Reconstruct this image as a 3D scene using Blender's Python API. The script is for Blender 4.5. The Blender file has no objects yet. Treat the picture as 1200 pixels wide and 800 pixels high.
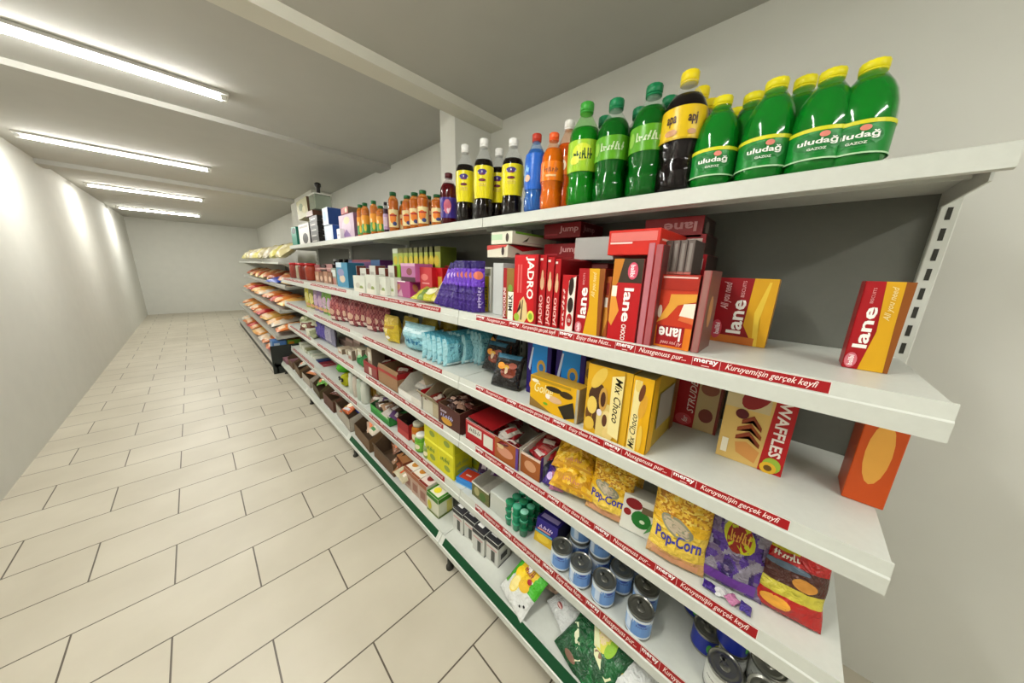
import bpy, bmesh, math, random
from mathutils import Vector, Matrix, Euler, noise
SC = bpy.context.scene
COL = SC.collection
random.seed(7)
R = math.radians
PI = math.pi

# ------------------------------------------------------------------ camera
CAM_H = 1.52
FPX, YAW, PITCH, ROLL = 349.9, .8121, -.2322, .0333
cy_, sy_, cp_, sp_ = math.cos(YAW), math.sin(YAW), math.cos(PITCH), math.sin(PITCH)
F0 = Vector((-cy_, sy_, 0)); RT = Vector((sy_, cy_, 0)); UP = Vector((0, 0, 1))
FW = F0*cp_ + UP*sp_; UV = -F0*sp_ + UP*cp_
cr_, sr_ = math.cos(ROLL), math.sin(ROLL)
RX = RT*cr_ + UV*sr_      # image right
UX = -RT*sr_ + UV*cr_     # image up
cam_d = bpy.data.cameras.new('camera'); cam = bpy.data.objects.new('camera', cam_d); COL.objects.link(cam)
cam_d.sensor_width = 36; cam_d.lens = FPX/1200*36; cam_d.clip_start = .02
M = Matrix((RX, UX, -FW)).transposed().to_4x4(); M.translation = Vector((0, 0, CAM_H)); cam.matrix_world = M
SC.camera = cam

# ------------------------------------------------------------------ world, exposure
w = bpy.data.worlds.new('world'); SC.world = w; w.use_nodes = True
w.node_tree.nodes['Background'].inputs[0].default_value = (.9, .95, 1, 1)
w.node_tree.nodes['Background'].inputs[1].default_value = .4
vs = SC.view_settings
vs.view_transform = 'Standard'; vs.look = 'None'; vs.exposure = -0.45; vs.gamma = 1; vs.use_curve_mapping = False
TUBE = 95
LAMPS = [(-.75, -.35, 30), (-2.9, -.30, 26), (-5.2, -.30, 28), (-7.8, -.30, 30), (-10.6, -.30, 36), (1.35, .25, 26)]  # last entry is an added fill lamp behind the camera, out of view

# ------------------------------------------------------------------ helpers
def pix(p):
    d = Vector(p)-Vector((0, 0, CAM_H)); k = d.dot(FW)
    return 600+FPX*d.dot(RX)/k, 400-FPX*d.dot(UX)/k
def X(u, y, z):
    """where the column of sight u meets the line (y, z) that runs along the aisle"""
    a = (u-600)/FPX; q = Vector((0, y, z-CAM_H)); n = RX-FW*a
    return -q.dot(n)/n.x
def ZV(v, x, y):
    a = (400-v)/FPX; n = UX-FW*a; q = Vector((x, y, 0))
    return CAM_H-q.dot(n)/n.z

def lin(h):
    h = h.lstrip('#'); c = [int(h[i:i+2], 16)/255 for i in (0, 2, 4)]
    return tuple([(x/12.92 if x <= .04045 else ((x+.055)/1.055)**2.4) for x in c])+(1,)
MATS = {}
def mt(h, rough=.42, metal=0., kind='p', alpha=1., amt=.06):
    key = (h, rough, metal, kind, alpha)
    if key in MATS: return MATS[key]
    m = bpy.data.materials.new('mat_'+h.strip('#')+'_'+kind); m.use_nodes = True
    nt = m.node_tree; b = nt.nodes['Principled BSDF']
    col = lin(h)
    b.inputs['Roughness'].default_value = rough; b.inputs['Metallic'].default_value = metal
    tc = nt.nodes.new('ShaderNodeTexCoord'); nz = nt.nodes.new('ShaderNodeTexNoise')
    nz.inputs['Scale'].default_value = {'p': 30, 'card': 90, 'foil': 22, 'metal': 60, 'plaster': 6}.get(kind, 25)
    nt.links.new(tc.outputs['Object'], nz.inputs['Vector'])
    mx = nt.nodes.new('ShaderNodeMix'); mx.data_type = 'RGBA'
    s = {'card': .22, 'foil': .12, 'plaster': .05}.get(kind, amt)
    mx.inputs['A'].default_value = tuple(min(1, c*(1+s*.5)) for c in col[:3])+(1,)
    mx.inputs['B'].default_value = tuple(c*(1-s) for c in col[:3])+(1,)
    nt.links.new(nz.outputs['Fac'], mx.inputs['Factor']); nt.links.new(mx.outputs['Result'], b.inputs['Base Color'])
    if kind == 'p' and not metal: b.inputs['Specular IOR Level'].default_value = .3
    if kind == 'foil':
        b.inputs['Roughness'].default_value = .24
        nz2 = nt.nodes.new('ShaderNodeTexNoise'); nz2.inputs['Scale'].default_value = 38; nz2.inputs['Detail'].default_value = 3
        nz2.inputs['Distortion'].default_value = 1.2
        bp = nt.nodes.new('ShaderNodeBump'); bp.inputs['Strength'].default_value = .8; bp.inputs['Distance'].default_value = .018
        nt.links.new(tc.outputs['Object'], nz2.inputs['Vector']); nt.links.new(nz2.outputs['Fac'], bp.inputs['Height'])
        nt.links.new(bp.outputs['Normal'], b.inputs['Normal'])
    if kind == 'glass':
        b.inputs['Roughness'].default_value = .08; b.inputs['Alpha'].default_value = alpha
        b.inputs['Specular IOR Level'].default_value = .8
    if kind == 'liq':
        b.inputs['Roughness'].default_value = .12; b.inputs['Coat Weight'].default_value = .6
        b.inputs['Transmission Weight'].default_value = alpha
        b.inputs['IOR'].default_value = 1.15
    MATS[key] = m
    return m

class G:
    """collects shapes; build() links them as one mesh object"""
    def __init__(s): s.v = []; s.f = []; s.m = []; s.sm = []; s.mats = []
    def mi(s, m):
        if m not in s.mats: s.mats.append(m)
        return s.mats.index(m)
    def add(s, vs_, fs, m, smooth=False):
        o = len(s.v); s.v += [tuple(p) for p in vs_]; k = s.mi(m)
        for f in fs: s.f.append([i+o for i in f]); s.m.append(k); s.sm.append(smooth)
    def box(s, a, b, m, ch=0, mm=None):
        """box from corner a to corner b, chamfer ch, mm = {'F':mat,...} per side"""
        x0, y0, z0 = a; x1, y1, z1 = b; mm = mm or {}
        V = lambda i, j, k, di=0, dj=0, dk=0: ((x1-di if i else x0+di), (y1-dj if j else y0+dj), (z1-dk if k else z0+dk))
        c = ch
        P = {}
        vs_ = []
        for i in (0, 1):
            for j in (0, 1):
                for k in (0, 1):
                    for ax in range(3):
                        d = [c, c, c]; d[ax] = 0
                        P[i, j, k, ax] = len(vs_); vs_.append(V(i, j, k, *d))
        sides = {'L': (0, 0), 'R': (0, 1), 'F': (1, 0), 'K': (1, 1), 'B': (2, 0), 'T': (2, 1)}
        for n, (ax, val) in sides.items():
            o = [q for q in range(3) if q != ax]; q = []
            for p_, r_ in ((0, 0), (1, 0), (1, 1), (0, 1)):
                t = [0, 0, 0]; t[ax] = val; t[o[0]] = p_; t[o[1]] = r_; q.append(P[t[0], t[1], t[2], ax])
            if (val == 1) == (ax == 1): q.reverse()
            s.add([], [], m); base = q
            s.f.append(None); s.m.append(0); s.sm.append(False)
            s.f[-1] = ('q', base); s.m[-1] = s.mi(mm.get(n, m))
        off = len(s.v); s.v += vs_
        for i in range(len(s.f)):
            if isinstance(s.f[i], tuple): s.f[i] = [q+off for q in s.f[i][1]]
        if c > 0:
            mi_ = s.mi(m)
            for ax in range(3):
                o = [q for q in range(3) if q != ax]
                for a_ in (0, 1):
                    for b_ in (0, 1):
                        t0 = [0, 0, 0]; t0[o[0]] = a_; t0[o[1]] = b_; t1 = list(t0); t1[ax] = 1
                        q = [P[(*t0, o[0])], P[(*t1, o[0])], P[(*t1, o[1])], P[(*t0, o[1])]]
                        s.f.append([z+off for z in q]); s.m.append(mi_); s.sm.append(False)
            for i in (0, 1):
                for j in (0, 1):
                    for k in (0, 1):
                        s.f.append([off+P[i, j, k, 0], off+P[i, j, k, 1], off+P[i, j, k, 2]]); s.m.append(mi_); s.sm.append(False)
    def lathe(s, prof, m, c=(0, 0, 0), n=20, smooth=True, fn=None, cap=True):
        vs_ = []
        for (z, r) in prof:
            for i in range(n):
                a = 2*PI*i/n; rr = fn(z, r, a) if fn else r
                vs_.append((c[0]+rr*math.cos(a), c[1]+rr*math.sin(a), c[2]+z))
        fs = []
        for j in range(len(prof)-1):
            for i in range(n): fs.append([j*n+i, j*n+(i+1) % n, (j+1)*n+(i+1) % n, (j+1)*n+i])
        if cap: fs.append(list(range(n))[::-1]); fs.append([(len(prof)-1)*n+i for i in range(n)])
        s.add(vs_, fs, m, smooth)
    def grid(s, S, nu, nv, m, fm=None, smooth=True):
        vs_ = [S(i/nu, j/nv, 0) for j in range(nv+1) for i in range(nu+1)]
        o = len(s.v); s.v += [tuple(p) for p in vs_]
        for j in range(nv):
            for i in range(nu):
                a = j*(nu+1)+i
                s.f.append([o+a, o+a+1, o+a+nu+2, o+a+nu+1]); s.m.append(s.mi(fm((i+.5)/nu, (j+.5)/nv) if fm else m)); s.sm.append(smooth)
    def decal(s, S, d, off):
        """d: ('r',u0,v0,u1,v1,col) rect, ('e',cu,cv,ru,rv,col[,rot]) ellipse, ('p',[(u,v)..],col) polygon, ('t',text,u0,v0,u1,v1,col,rot)"""
        k = d[0]
        if k == 'r':
            _, u0, v0, u1, v1, c = d[:6]; n = max(2, int(28*abs(u1-u0))); m_ = max(2, int(14*abs(v1-v0)))
            pts = [(u0+(u1-u0)*i/n, v0+(v1-v0)*j/m_) for j in range(m_+1) for i in range(n+1)]
            fs = [[j*(n+1)+i, j*(n+1)+i+1, (j+1)*(n+1)+i+1, (j+1)*(n+1)+i] for j in range(m_) for i in range(n)]
        elif k == 'e':
            _, cu, cv, ru, rv, c = d[:6]; ro = R(d[6]) if len(d) > 6 else 0; n = 16
            pts = [(cu, cv)]; fs = []
            for rr in (.25, .5, .75, 1):
                for i in range(n):
                    a = 2*PI*i/n; x_, y_ = ru*rr*math.cos(a), rv*rr*math.sin(a)
                    pts.append((cu+x_*math.cos(ro)-y_*math.sin(ro), cv+x_*math.sin(ro)+y_*math.cos(ro)))
            for i in range(n):
                j = (i+1) % n; fs.append([0, 1+i, 1+j]); fs += [[1+q*n+i, 1+(q+1)*n+i, 1+(q+1)*n+j, 1+q*n+j] for q in range(3)]
        elif k == 'p':
            _, pts, c = d; cu = sum(p[0] for p in pts)/len(pts); cv = sum(p[1] for p in pts)/len(pts)
            n = len(pts); pts = [(cu, cv)]+list(pts); fs = [[0, 1+i, 1+(i+1) % n] for i in range(n)]
        elif k == 't':
            _, tx, u0, v0, u1, v1, c = d[:7]; rot = d[7] if len(d) > 7 else 0; st = d[8] if len(d) > 8 else 'b'
            tp, fs = text_geo(tx, st)
            pts = []
            for (a, b) in tp:
                if rot == 0: q = (a, b)
                elif rot == 90: q = (1-b, a)
                elif rot == -90: q = (b, 1-a)
                else: q = (1-a, 1-b)
                pts.append((u0+(u1-u0)*q[0], v0+(v1-v0)*q[1]))
        elif k == 's':   # unreadable small print: a row of short slanted strokes; rot 90 = running upwards
            _, u0, v0, u1, v1, c = d[:6]; rot = d[6] if len(d) > 6 else 0; n = 7; rs = random.Random(int((u0+v1)*997)); pts = []; fs = []
            for i in range(n):
                a0 = (i+.15)/n; a1 = (i+.55)/n; hh = rs.choice([.6, .75, 1]); sl = rs.uniform(-.06, .1); b0 = 0
                q = [(a0, b0), (a1, b0), (a1+sl, hh), (a0+sl, hh)]
                if rs.random() < .6: q2 = [(a0, .35), ((i+.95)/n, .3), ((i+.95)/n, .5), (a0, .55)]
                else: q2 = [(a0, .0), ((i+.9)/n, .0), ((i+.9)/n, .16), (a0, .16)]
                for z in (q, q2):
                    o_ = len(pts); fs.append([o_, o_+1, o_+2, o_+3])
                    for (a, b) in z:
                        if rot == 90: a, b = 1-b, a
                        elif rot == -90: a, b = b, 1-a
                        pts.append((u0+(u1-u0)*a, v0+(v1-v0)*b))
        s.add([S(a, b, off) for a, b in pts], fs, mt(c, .4), False)
    def build(s, name, parent=None, loc=None, rot=None):
        me = bpy.data.meshes.new(name); me.from_pydata(s.v, [], s.f)
        for m in s.mats: me.materials.append(m)
        for i, p in enumerate(me.polygons): p.material_index = s.m[i]; p.use_smooth = s.sm[i]
        me.update()
        o = bpy.data.objects.new(name, me); COL.objects.link(o)
        if parent: o.parent = parent
        if loc is not None: o.location = loc
        if rot is not None: o.rotation_euler = rot
        return o

TXT = {}
def text_geo(tx, st='b'):
    key = (tx, st)
    if key in TXT: return TXT[key]
    cu = bpy.data.curves.new('t', 'FONT'); cu.body = tx; cu.resolution_u = 2
    cu.offset = {'b': .025, 'l': .004, 'i': .008}[st]
    if st == 'i': cu.shear = .35
    o = bpy.data.objects.new('t', cu); COL.objects.link(o)
    bpy.context.view_layer.update()
    me = o.to_mesh(); pts = [(v.co.x, v.co.y) for v in me.vertices]; fs = [list(p.vertices) for p in me.polygons]
    o.to_mesh_clear(); bpy.data.objects.remove(o); bpy.data.curves.remove(cu)
    x0 = min(p[0] for p in pts); x1 = max(p[0] for p in pts); y0 = min(p[1] for p in pts); y1 = max(p[1] for p in pts)
    pts = [((a-x0)/(x1-x0), (b-y0)/(y1-y0)) for a, b in pts]
    TXT[key] = (pts, fs)
    return TXT[key]

def tag(o, label=None, cat=None, group=None, kind=None):
    if label: o['label'] = label
    if cat: o['category'] = cat
    if group: o['group'] = group
    if kind: o['kind'] = kind
    return o
def empty(name, loc, rot=(0, 0, 0)):
    o = bpy.data.objects.new(name, None); o.empty_display_size = .05; COL.objects.link(o); o.location = loc; o.rotation_euler = rot
    return o
ORD = ['first', 'second', 'third', 'fourth', 'fifth', 'sixth', 'seventh', 'eighth', 'ninth', 'tenth', 'eleventh', 'twelfth']
NUM = ['zero', 'one', 'two', 'three', 'four', 'five', 'six', 'seven', 'eight', 'nine', 'ten', 'eleven', 'twelve']
def nth(i, n, a='leftmost', b='rightmost', side='left'):
    if n == 1: return ''
    if i == 0: return ', ' + a
    if i == n-1: return ', ' + b
    return ', %s from %s' % (ORD[i], side)

# ------------------------------------------------------------------ product builders
def carton_geo(wd, dp, ht, base, faces=None, art=(), ch=.0014, glossy=.35):
    """closed carton, origin bottom centre of the front edge; art = [(face, decal...)]"""
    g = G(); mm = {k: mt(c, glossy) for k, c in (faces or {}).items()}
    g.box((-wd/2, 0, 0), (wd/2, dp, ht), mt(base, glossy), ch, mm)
    e = .0006
    SF = {'F': lambda u, v, o: ((u-.5)*wd, -o, v*ht), 'R': lambda u, v, o: (wd/2+o, u*dp, v*ht),
          'T': lambda u, v, o: ((u-.5)*wd, v*dp, ht+o), 'L': lambda u, v, o: (-wd/2-o, (1-u)*dp, v*ht)}
    for n, a in enumerate(art): g.decal(SF[a[0]], a[1:], e+.00025*n)
    return g
def carton(name, label, cat, uL, uR, vT, y, z, dp, base, faces=None, art=(), group=None, rz=0, rx=0, ht=None, wd=None, glossy=.35, dz=0):
    """uL..uR: where the foot of its front face starts and ends as seen along the shelf, vT: height of its top"""
    x0 = X(uL, y, z); x1 = X(uR, y, z) if wd is None else x0+wd
    xc = (x0+x1)/2; W_ = abs(x1-x0)
    H_ = ht if ht is not None else ZV(vT, xc, y)-z
    g = carton_geo(W_-.001, dp, H_, base, faces, art, glossy=glossy)
    o = g.build(name, loc=(xc, y, z+dz), rot=(R(rx), 0, R(rz)))
    return tag(o, label, cat, group)

def pouch_geo(wd, ht, th, base, back=None, regions=None, art=(), kind='foil', seed=1, crimp=True, n=18):
    g = G(); rnd = random.Random(seed); sx, sz = rnd.uniform(0, 50), rnd.uniform(0, 50)
    def T(u, v):
        e = min(1, max(0, math.sin(PI*u)))**.55*min(1, max(0, math.sin(PI*v)))**.42
        wr = noise.noise((u*4.5+sx, v*5+sz, 1.3))*.28+noise.noise((u*11+sx, v*13+sz, 4))*.13
        return th/2*e*(1+wr)
    def off(u, v):   # the outline buckles a little
        return (noise.noise((v*4+sx, 2.2, 0))*.012*wd*2*(2*u-1), noise.noise((u*3, v*3+sz, 7))*.004)
    def SF(u, v, o):
        a, b = off(u, v); return ((u-.5)*wd*(1-.05*math.sin(PI*v))+a, -T(u, v)-o+b, v*ht)
    def SB(u, v, o):
        u2 = 1-u; a, b = off(u2, v); return ((u2-.5)*wd*(1-.05*math.sin(PI*v))+a, T(u2, v)+o+b, v*ht)
    mb = mt(base, .3, 0, kind); fm = None
    if regions: fm = lambda u, v: mt(regions(u, v) or base, .3, 0, kind)
    g.grid(SF, n, n+4, mb, fm); g.grid(SB, n, n+4, mt(back or base, .3, 0, kind), None)
    for i, a in enumerate(art): g.decal(SF, a, .0012+.0003*i)
    return g
def pouch(name, label, cat, x, y, z, wd, ht, th, base, rx=0, rz=0, ry=0, group=None, **kw):
    o = pouch_geo(wd, ht, th, base, **kw).build(name, loc=(x, y, z), rot=Euler((R(rx), R(ry), R(rz)), 'XYZ'))
    return tag(o, label, cat, group)

SODA = [(0, .60), (.012, .80), (.05, .97), (.08, .99), (.11, 1.0), (.14, .98), (.17, .99), (.20, .985), (.23, .94), (.27, .91), (.30, .92), (.33, .95), (.38, 1.0), (.62, 1.0), (.70, .96), (.76, .82), (.82, .60), (.87, .42), (.90, .34), (.915, .40), (.925, .34), (.94, .34)]
JUICE = [(0, .85), (.015, .97), (.05, 1.0), (.58, 1.0), (.63, .93), (.68, .97), (.76, .99), (.82, .92), (.86, .76), (.885, .58), (.90, .56)]
CONE = [(0, .60), (.012, .80), (.05, .97), (.10, 1.0), (.42, 1.0), (.50, .995), (.60, .95), (.70, .85), (.78, .70), (.84, .53), (.88, .42), (.90, .38), (.915, .42), (.925, .36), (.94, .36)]
def interp(prof, t):
    for (a, r0), (b, r1) in zip(prof, prof[1:]):
        if a <= t <= b: return r0+(r1-r0)*(t-a)/(b-a)
    return prof[-1][1]
def bottle(name, label, x, y, z, ht, r, shell, liq, cap, lab, art, fill=.78, lv=(.38, .62), prof=SODA, face=None, group=None, alpha=.3, lt=.15, capw=.42, tilt=0, fluted=True):
    if face is None: face = math.degrees(math.atan2(-x, y))*.8
    e = empty(name, (x, y, z), (0, R(tilt), R(face)))
    s0 = x*7.3
    fl = (lambda zz, rr, a: rr*(1-(.10 if zz < ht*.16 else 0)*max(0, math.cos(a*5))*max(0, 1-zz/(ht*.16))**.6)*(1+(.035*noise.noise((math.cos(a)*2.2+s0, math.sin(a)*2.2, zz*42)) if zz < ht*lv[0] else 0))) if fluted else None
    b = G(); b.lathe([(a*ht, q*r) for a, q in prof if a <= fill+.001]+[(fill*ht, interp(prof, fill)*r)], mt(liq, .08, 0, 'glass', .25), n=24, fn=fl, cap=False)
    b.lathe([(fill*ht, interp(prof, fill)*r)]+[(a*ht, q*r) for a, q in prof if a > fill], mt(shell, .08, 0, 'glass', alpha), n=24, cap=False)
    b.build('bottle_shell', e)
    l = G(); pr = [(max(.006, a)*ht, q*r*.965) for a, q in prof if a < fill]+[(fill*ht, interp(prof, fill)*r*.965)]
    l.lathe(pr, mt(liq, .12, 0, 'liq', lt), n=24, fn=fl); l.build('drink', e)
    c = G(); c.lathe([(.925*ht, capw*r*.94), (.93*ht, capw*r), (.992*ht, capw*r), (1.0*ht, capw*r*.88)], mt(cap, .4), n=24, fn=lambda zz, rr, a: rr*(1+.03*math.cos(a*12)))
    c.lathe([(.905*ht, capw*r), (.92*ht, capw*r)], mt(cap, .4), n=20)
    c.build('cap', e)
    if lab:
        g = G(); v0, v1 = lv
        rr = lambda v: (max(interp(prof, v0+(v1-v0)*v), .9)*r+.0012)
        S = lambda u, v, o: ((rr(v)+o)*math.cos(-PI*1.5+(u-.5)*2*PI+PI), (rr(v)+o)*math.sin(-PI*1.5+(u-.5)*2*PI+PI), ht*(v0+(v1-v0)*v))
        S = lambda u, v, o: ((rr(v)+o)*math.sin((u-.5)*2*PI), -(rr(v)+o)*math.cos((u-.5)*2*PI), ht*(v0+(v1-v0)*v))
        g.grid(S, 28, 6, mt(lab, .3))
        for i, a in enumerate(art): g.decal(S, a, .0008+.0003*i)
        g.build('label_wrap', e)
    return tag(e, label, 'bottle', group)

def can(name, label, x, y, z, r, ht, wrap, art=(), face=0, group=None, lid='8f8f88', bands=()):
    e = empty(name, (x, y, z), (0, 0, R(face)))
    g = G(); mlid = mt(lid, .28, .85, 'metal')
    g.lathe([(0, r*.93), (.002, r), (.005, r*1.0), (.007, r*.975), (ht-.007, r*.975), (ht-.005, r), (ht-.0005, r), (ht, r*.985), (ht, r*.95), (ht-.004, r*.93), (ht-.004, r*.75), (ht-.003, r*.70), (ht-.004, r*.64), (ht-.004, r*.02)], mlid, n=28, cap=False)
    g.build('tin_body', e)
    h = G(); S = lambda u, v, o: ((r*.98+o)*math.sin((u-.5)*2*PI), -(r*.98+o)*math.cos((u-.5)*2*PI), .008+(ht-.016)*v)
    h.grid(S, 28, 4, mt(wrap, .3))
    for i, a in enumerate(art): h.decal(S, a, .0006+.0002*i)
    h.build('paper_label', e)
    p = G(); p.lathe([(0, .008), (.0015, .008)], mlid, c=(0, r*.45, ht-.0035), n=12); p.box((-.004, r*.05, ht-.0035), (.004, r*.45, ht-.002), mlid)
    p.lathe([(0, .013), (.0012, .012)], mlid, c=(0, -r*.05, ht-.0035), n=14)
    p.build('ring_pull', e)
    return tag(e, label, 'tin can', group)

def tray(name, label, cat, x0, x1, y, z, dp, ht, outc, inc='9b7b52', front=None, art=(), group=None, rz=0, t=.003, flaps=(), backh=None):
    """open carton; front = height of its cut-down front wall"""
    e = empty(name, ((x0+x1)/2, y, z), (0, 0, R(rz))); W_ = x1-x0; f = front if front is not None else ht; bh = backh or ht
    g = G(); mo = mt(outc, .6, 0, 'card'); mi_ = mt(inc, .7, 0, 'card')
    g.box((-W_/2, 0, 0), (W_/2, dp, t), mi_)
    g.box((-W_/2, 0, 0), (W_/2, t, f), mi_, 0, {'F': mo})
    g.box((-W_/2, dp-t, 0), (W_/2, dp, bh), mo, 0, {'F': mi_})
    for sx, k, inn in ((-1, 'L', 'R'), (1, 'R', 'L')):
        xa, xb = (-W_/2, -W_/2+t) if sx < 0 else (W_/2-t, W_/2)
        # side wall that slopes down to the cut front
        vs_ = [(xa, 0, 0), (xa, dp, 0), (xa, dp, bh), (xa, dp*.25, ht), (xa, 0, f), (xb, 0, 0), (xb, dp, 0), (xb, dp, bh), (xb, dp*.25, ht), (xb, 0, f)]
        out = [0, 1, 2, 3, 4] if sx < 0 else [5, 6, 7, 8, 9]; inr = [5, 6, 7, 8, 9] if sx < 0 else [0, 1, 2, 3, 4]
        g.add(vs_, [out], mo); g.add(vs_, [inr, [2, 3, 8, 7], [3, 4, 9, 8]], mi_)
    SFr = lambda u, v, o: ((u-.5)*W_, -o, v*f); SR = lambda u, v, o: (W_/2+o, u*dp, v*ht)
    for i, a in enumerate(art): g.decal(SFr if a[0] == 'F' else SR, a[1:], .0006+.0003*i)
    g.build('carton_body', e)
    for i, (side, ln_, ang) in enumerate(flaps):
        q = G(); 
        if side == 'F': q.box((-W_/2, -t, 0), (W_/2, 0, ln_), mi_, 0, {'F': mi_, 'K': mo}); q.build('flap', e, (0, 0, f), (R(ang), 0, 0))
        elif side == 'R': q.box((0, .0, 0), (t, dp*.8, ln_), mi_, 0, {'L': mo}); q.build('flap', e, (W_/2-t, .02, ht), (0, R(ang), 0))
        elif side == 'L': q.box((-t, .0, 0), (0, dp*.8, ln_), mi_, 0, {}); q.build('flap', e, (-W_/2+t, .02, ht), (0, R(-ang), 0))
        else: q.box((-W_/2, 0, 0), (W_/2, t, ln_), mi_, 0, {'K': mo}); q.build('flap', e, (0, dp-t, bh), (R(-ang), 0, 0))
    return tag(e, label, cat, group)

# ------------------------------------------------------------------ the room
WALL_Y, CN, CF, BB = 1.61, 2.515, 2.565, 2.464
plaster = mt('dcdcd4', .8, 0, 'plaster'); ceilm = mt('c0bfb8', .85, 0, 'plaster')
def slab(name, a, b, m, label=None):
    g = G(); g.box(a, b, m); o = g.build(name); o['kind'] = 'structure'
    return o
def floor_mat():
    m = bpy.data.materials.new('floor_tiles'); m.use_nodes = True; nt = m.node_tree; N = nt.nodes; L = nt.links; b = N['Principled BSDF']
    tc = N.new('ShaderNodeTexCoord'); mp = N.new('ShaderNodeMapping'); mp.inputs['Rotation'].default_value = (0, 0, R(90))
    br = N.new('ShaderNodeTexBrick'); br.offset = .5; br.squash = 1
    br.inputs['Scale'].default_value = 1; br.inputs['Mortar Size'].default_value = .0032; br.inputs['Mortar Smooth'].default_value = .1
    br.inputs['Brick Width'].default_value = TL; br.inputs['Row Height'].default_value = TW; br.inputs['Bias'].default_value = 0
    br.inputs['Color1'].default_value = lin('c9c2b0'); br.inputs['Color2'].default_value = lin('c4bdab'); br.inputs['Mortar'].default_value = lin('5a5144')
    mp.inputs['Location'].default_value = FLOOR_OFF
    L.new(tc.outputs['Object'], mp.inputs['Vector']); L.new(mp.outputs['Vector'], br.inputs['Vector'])
    nz = N.new('ShaderNodeTexNoise'); nz.inputs['Scale'].default_value = 2.5; nz.inputs['Detail'].default_value = 6
    mx = N.new('ShaderNodeMix'); mx.data_type = 'RGBA'; mx.blend_type = 'MULTIPLY'; mx.inputs['Factor'].default_value = 1
    rp = N.new('ShaderNodeValToRGB'); rp.color_ramp.elements[0].position = .3; rp.color_ramp.elements[0].color = (.86, .85, .83, 1); rp.color_ramp.elements[1].position = .7
    L.new(tc.outputs['Object'], nz.inputs['Vector']); L.new(nz.outputs['Fac'], rp.inputs['Fac']); L.new(br.outputs['Color'], mx.inputs['A']); L.new(rp.outputs['Color'], mx.inputs['B'])
    L.new(mx.outputs['Result'], b.inputs['Base Color']); b.inputs['Roughness'].default_value = .38
    bp = N.new('ShaderNodeBump'); bp.inputs['Strength'].default_value = .4; bp.inputs['Distance'].default_value = .002; bp.invert = True
    L.new(br.outputs['Fac'], bp.inputs['Height']); L.new(bp.outputs['Normal'], b.inputs['Normal'])
    return m
TW, TL = .2996, .575
FLOOR_OFF = (.0095, 1.618, 0)
g = G(); g.box((-13, -1.2, -.1), (2.8, 1.75, 0), floor_mat()); o = g.build('floor'); o['kind'] = 'structure'
slab('ceiling', (-1.68, -1.2, CN), (2.8, 1.75, 2.7), ceilm)
slab('ceiling', (-13, -1.2, CF), (-1.80, 1.75, 2.7), ceilm)
slab('trim_1', (-1.80, -1.1, BB), (-1.68, WALL_Y+.02, 2.69), mt('dedccf', .7, 0, 'plaster'))
slab('trim_2', (-3.64, -1.1, CF-.035), (-3.38, WALL_Y+.02, 2.69), ceilm)
slab('trim_3', (-6.7, -1.1, CF-.05), (-6.4, WALL_Y+.02, 2.69), ceilm)
slab('wall_back', (-13, WALL_Y, 0), (2.8, 1.75, 2.65), plaster)
slab('wall_left', (-13, -1.2, 0), (2.8, -1.05, 2.65), plaster)
slab('wall_far', (-13.2, -1.2, 0), (-13, 1.75, 2.65), plaster)
slab('wall_near', (2.7, -1.2, 0), (2.9, 1.75, 2.65), plaster)
slab('wall_pillar', (-1.97, 1.30, 0), (-1.80, WALL_Y+.02, 2.6), plaster)
slab('wall_pillar', (-6.7, 1.345, 0), (-5.36, WALL_Y+.02, 2.6), plaster)

# tube lamps on the ceiling over the aisle
def tube_lamp(x, y, watt, label):
    zc = CN if x > -1.7 else CF
    e = empty('ceiling_lamp', (x, y, zc), (0, 0, R(90)))
    g = G(); g.box((-.62, -.045, -.018), (.62, .045, 0), mt('e8e8e4', .4), .003); g.build('lamp_housing', e)
    m = bpy.data.materials.get('tube_glow')
    if not m:
        m = bpy.data.materials.new('tube_glow'); m.use_nodes = True; b = m.node_tree.nodes['Principled BSDF']
        b.inputs['Emission Color'].default_value = (1, .985, .93, 1); b.inputs['Emission Strength'].default_value = TUBE; b.inputs['Base Color'].default_value = (.9, .9, .9, 1)
    t = G(); vs_ = []; n = 12
    for xx in (-.6, .6):
        for i in range(n): a = 2*PI*i/n; vs_.append((xx, .013*math.cos(a), -.034+.010*math.sin(a)))
    t.add(vs_, [[i, (i+1) % n, n+(i+1) % n, n+i] for i in range(n)]+[list(range(n)), [n+i for i in range(n)]], m, True)
    t.build('lamp_tube', e)
    for xx in (-.61, .58): c = G(); c.box((xx, -.018, -.048), (xx+.03, .018, -.015), mt('e0e0da', .4), .002); c.build('tube_holder', e)
    ld = bpy.data.lights.new('lamp_light', 'AREA'); ld.shape = 'RECTANGLE'; ld.size = 1.2; ld.size_y = .12; ld.energy = watt; ld.color = (1, .985, .93)
    lo = bpy.data.objects.new('lamp_light', ld); COL.objects.link(lo); lo.parent = e; lo.location = (0, 0, -.0465)
    tag(e, label, 'ceiling lamp', 'tube lamps along the ceiling')
for (x, y, wt), lb in zip(LAMPS, ['tube lamp on the ceiling in front of the deep white beam', 'tube lamp on the ceiling just past the deep white beam', 'third tube lamp down the aisle, on the ceiling', 'fourth tube lamp down the aisle, on the ceiling', 'farthest tube lamp on the ceiling, by the end wall', 'unseen fill lamp added on the ceiling at the near end of the shelves']):
    tube_lamp(x, y, wt, lb)

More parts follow.
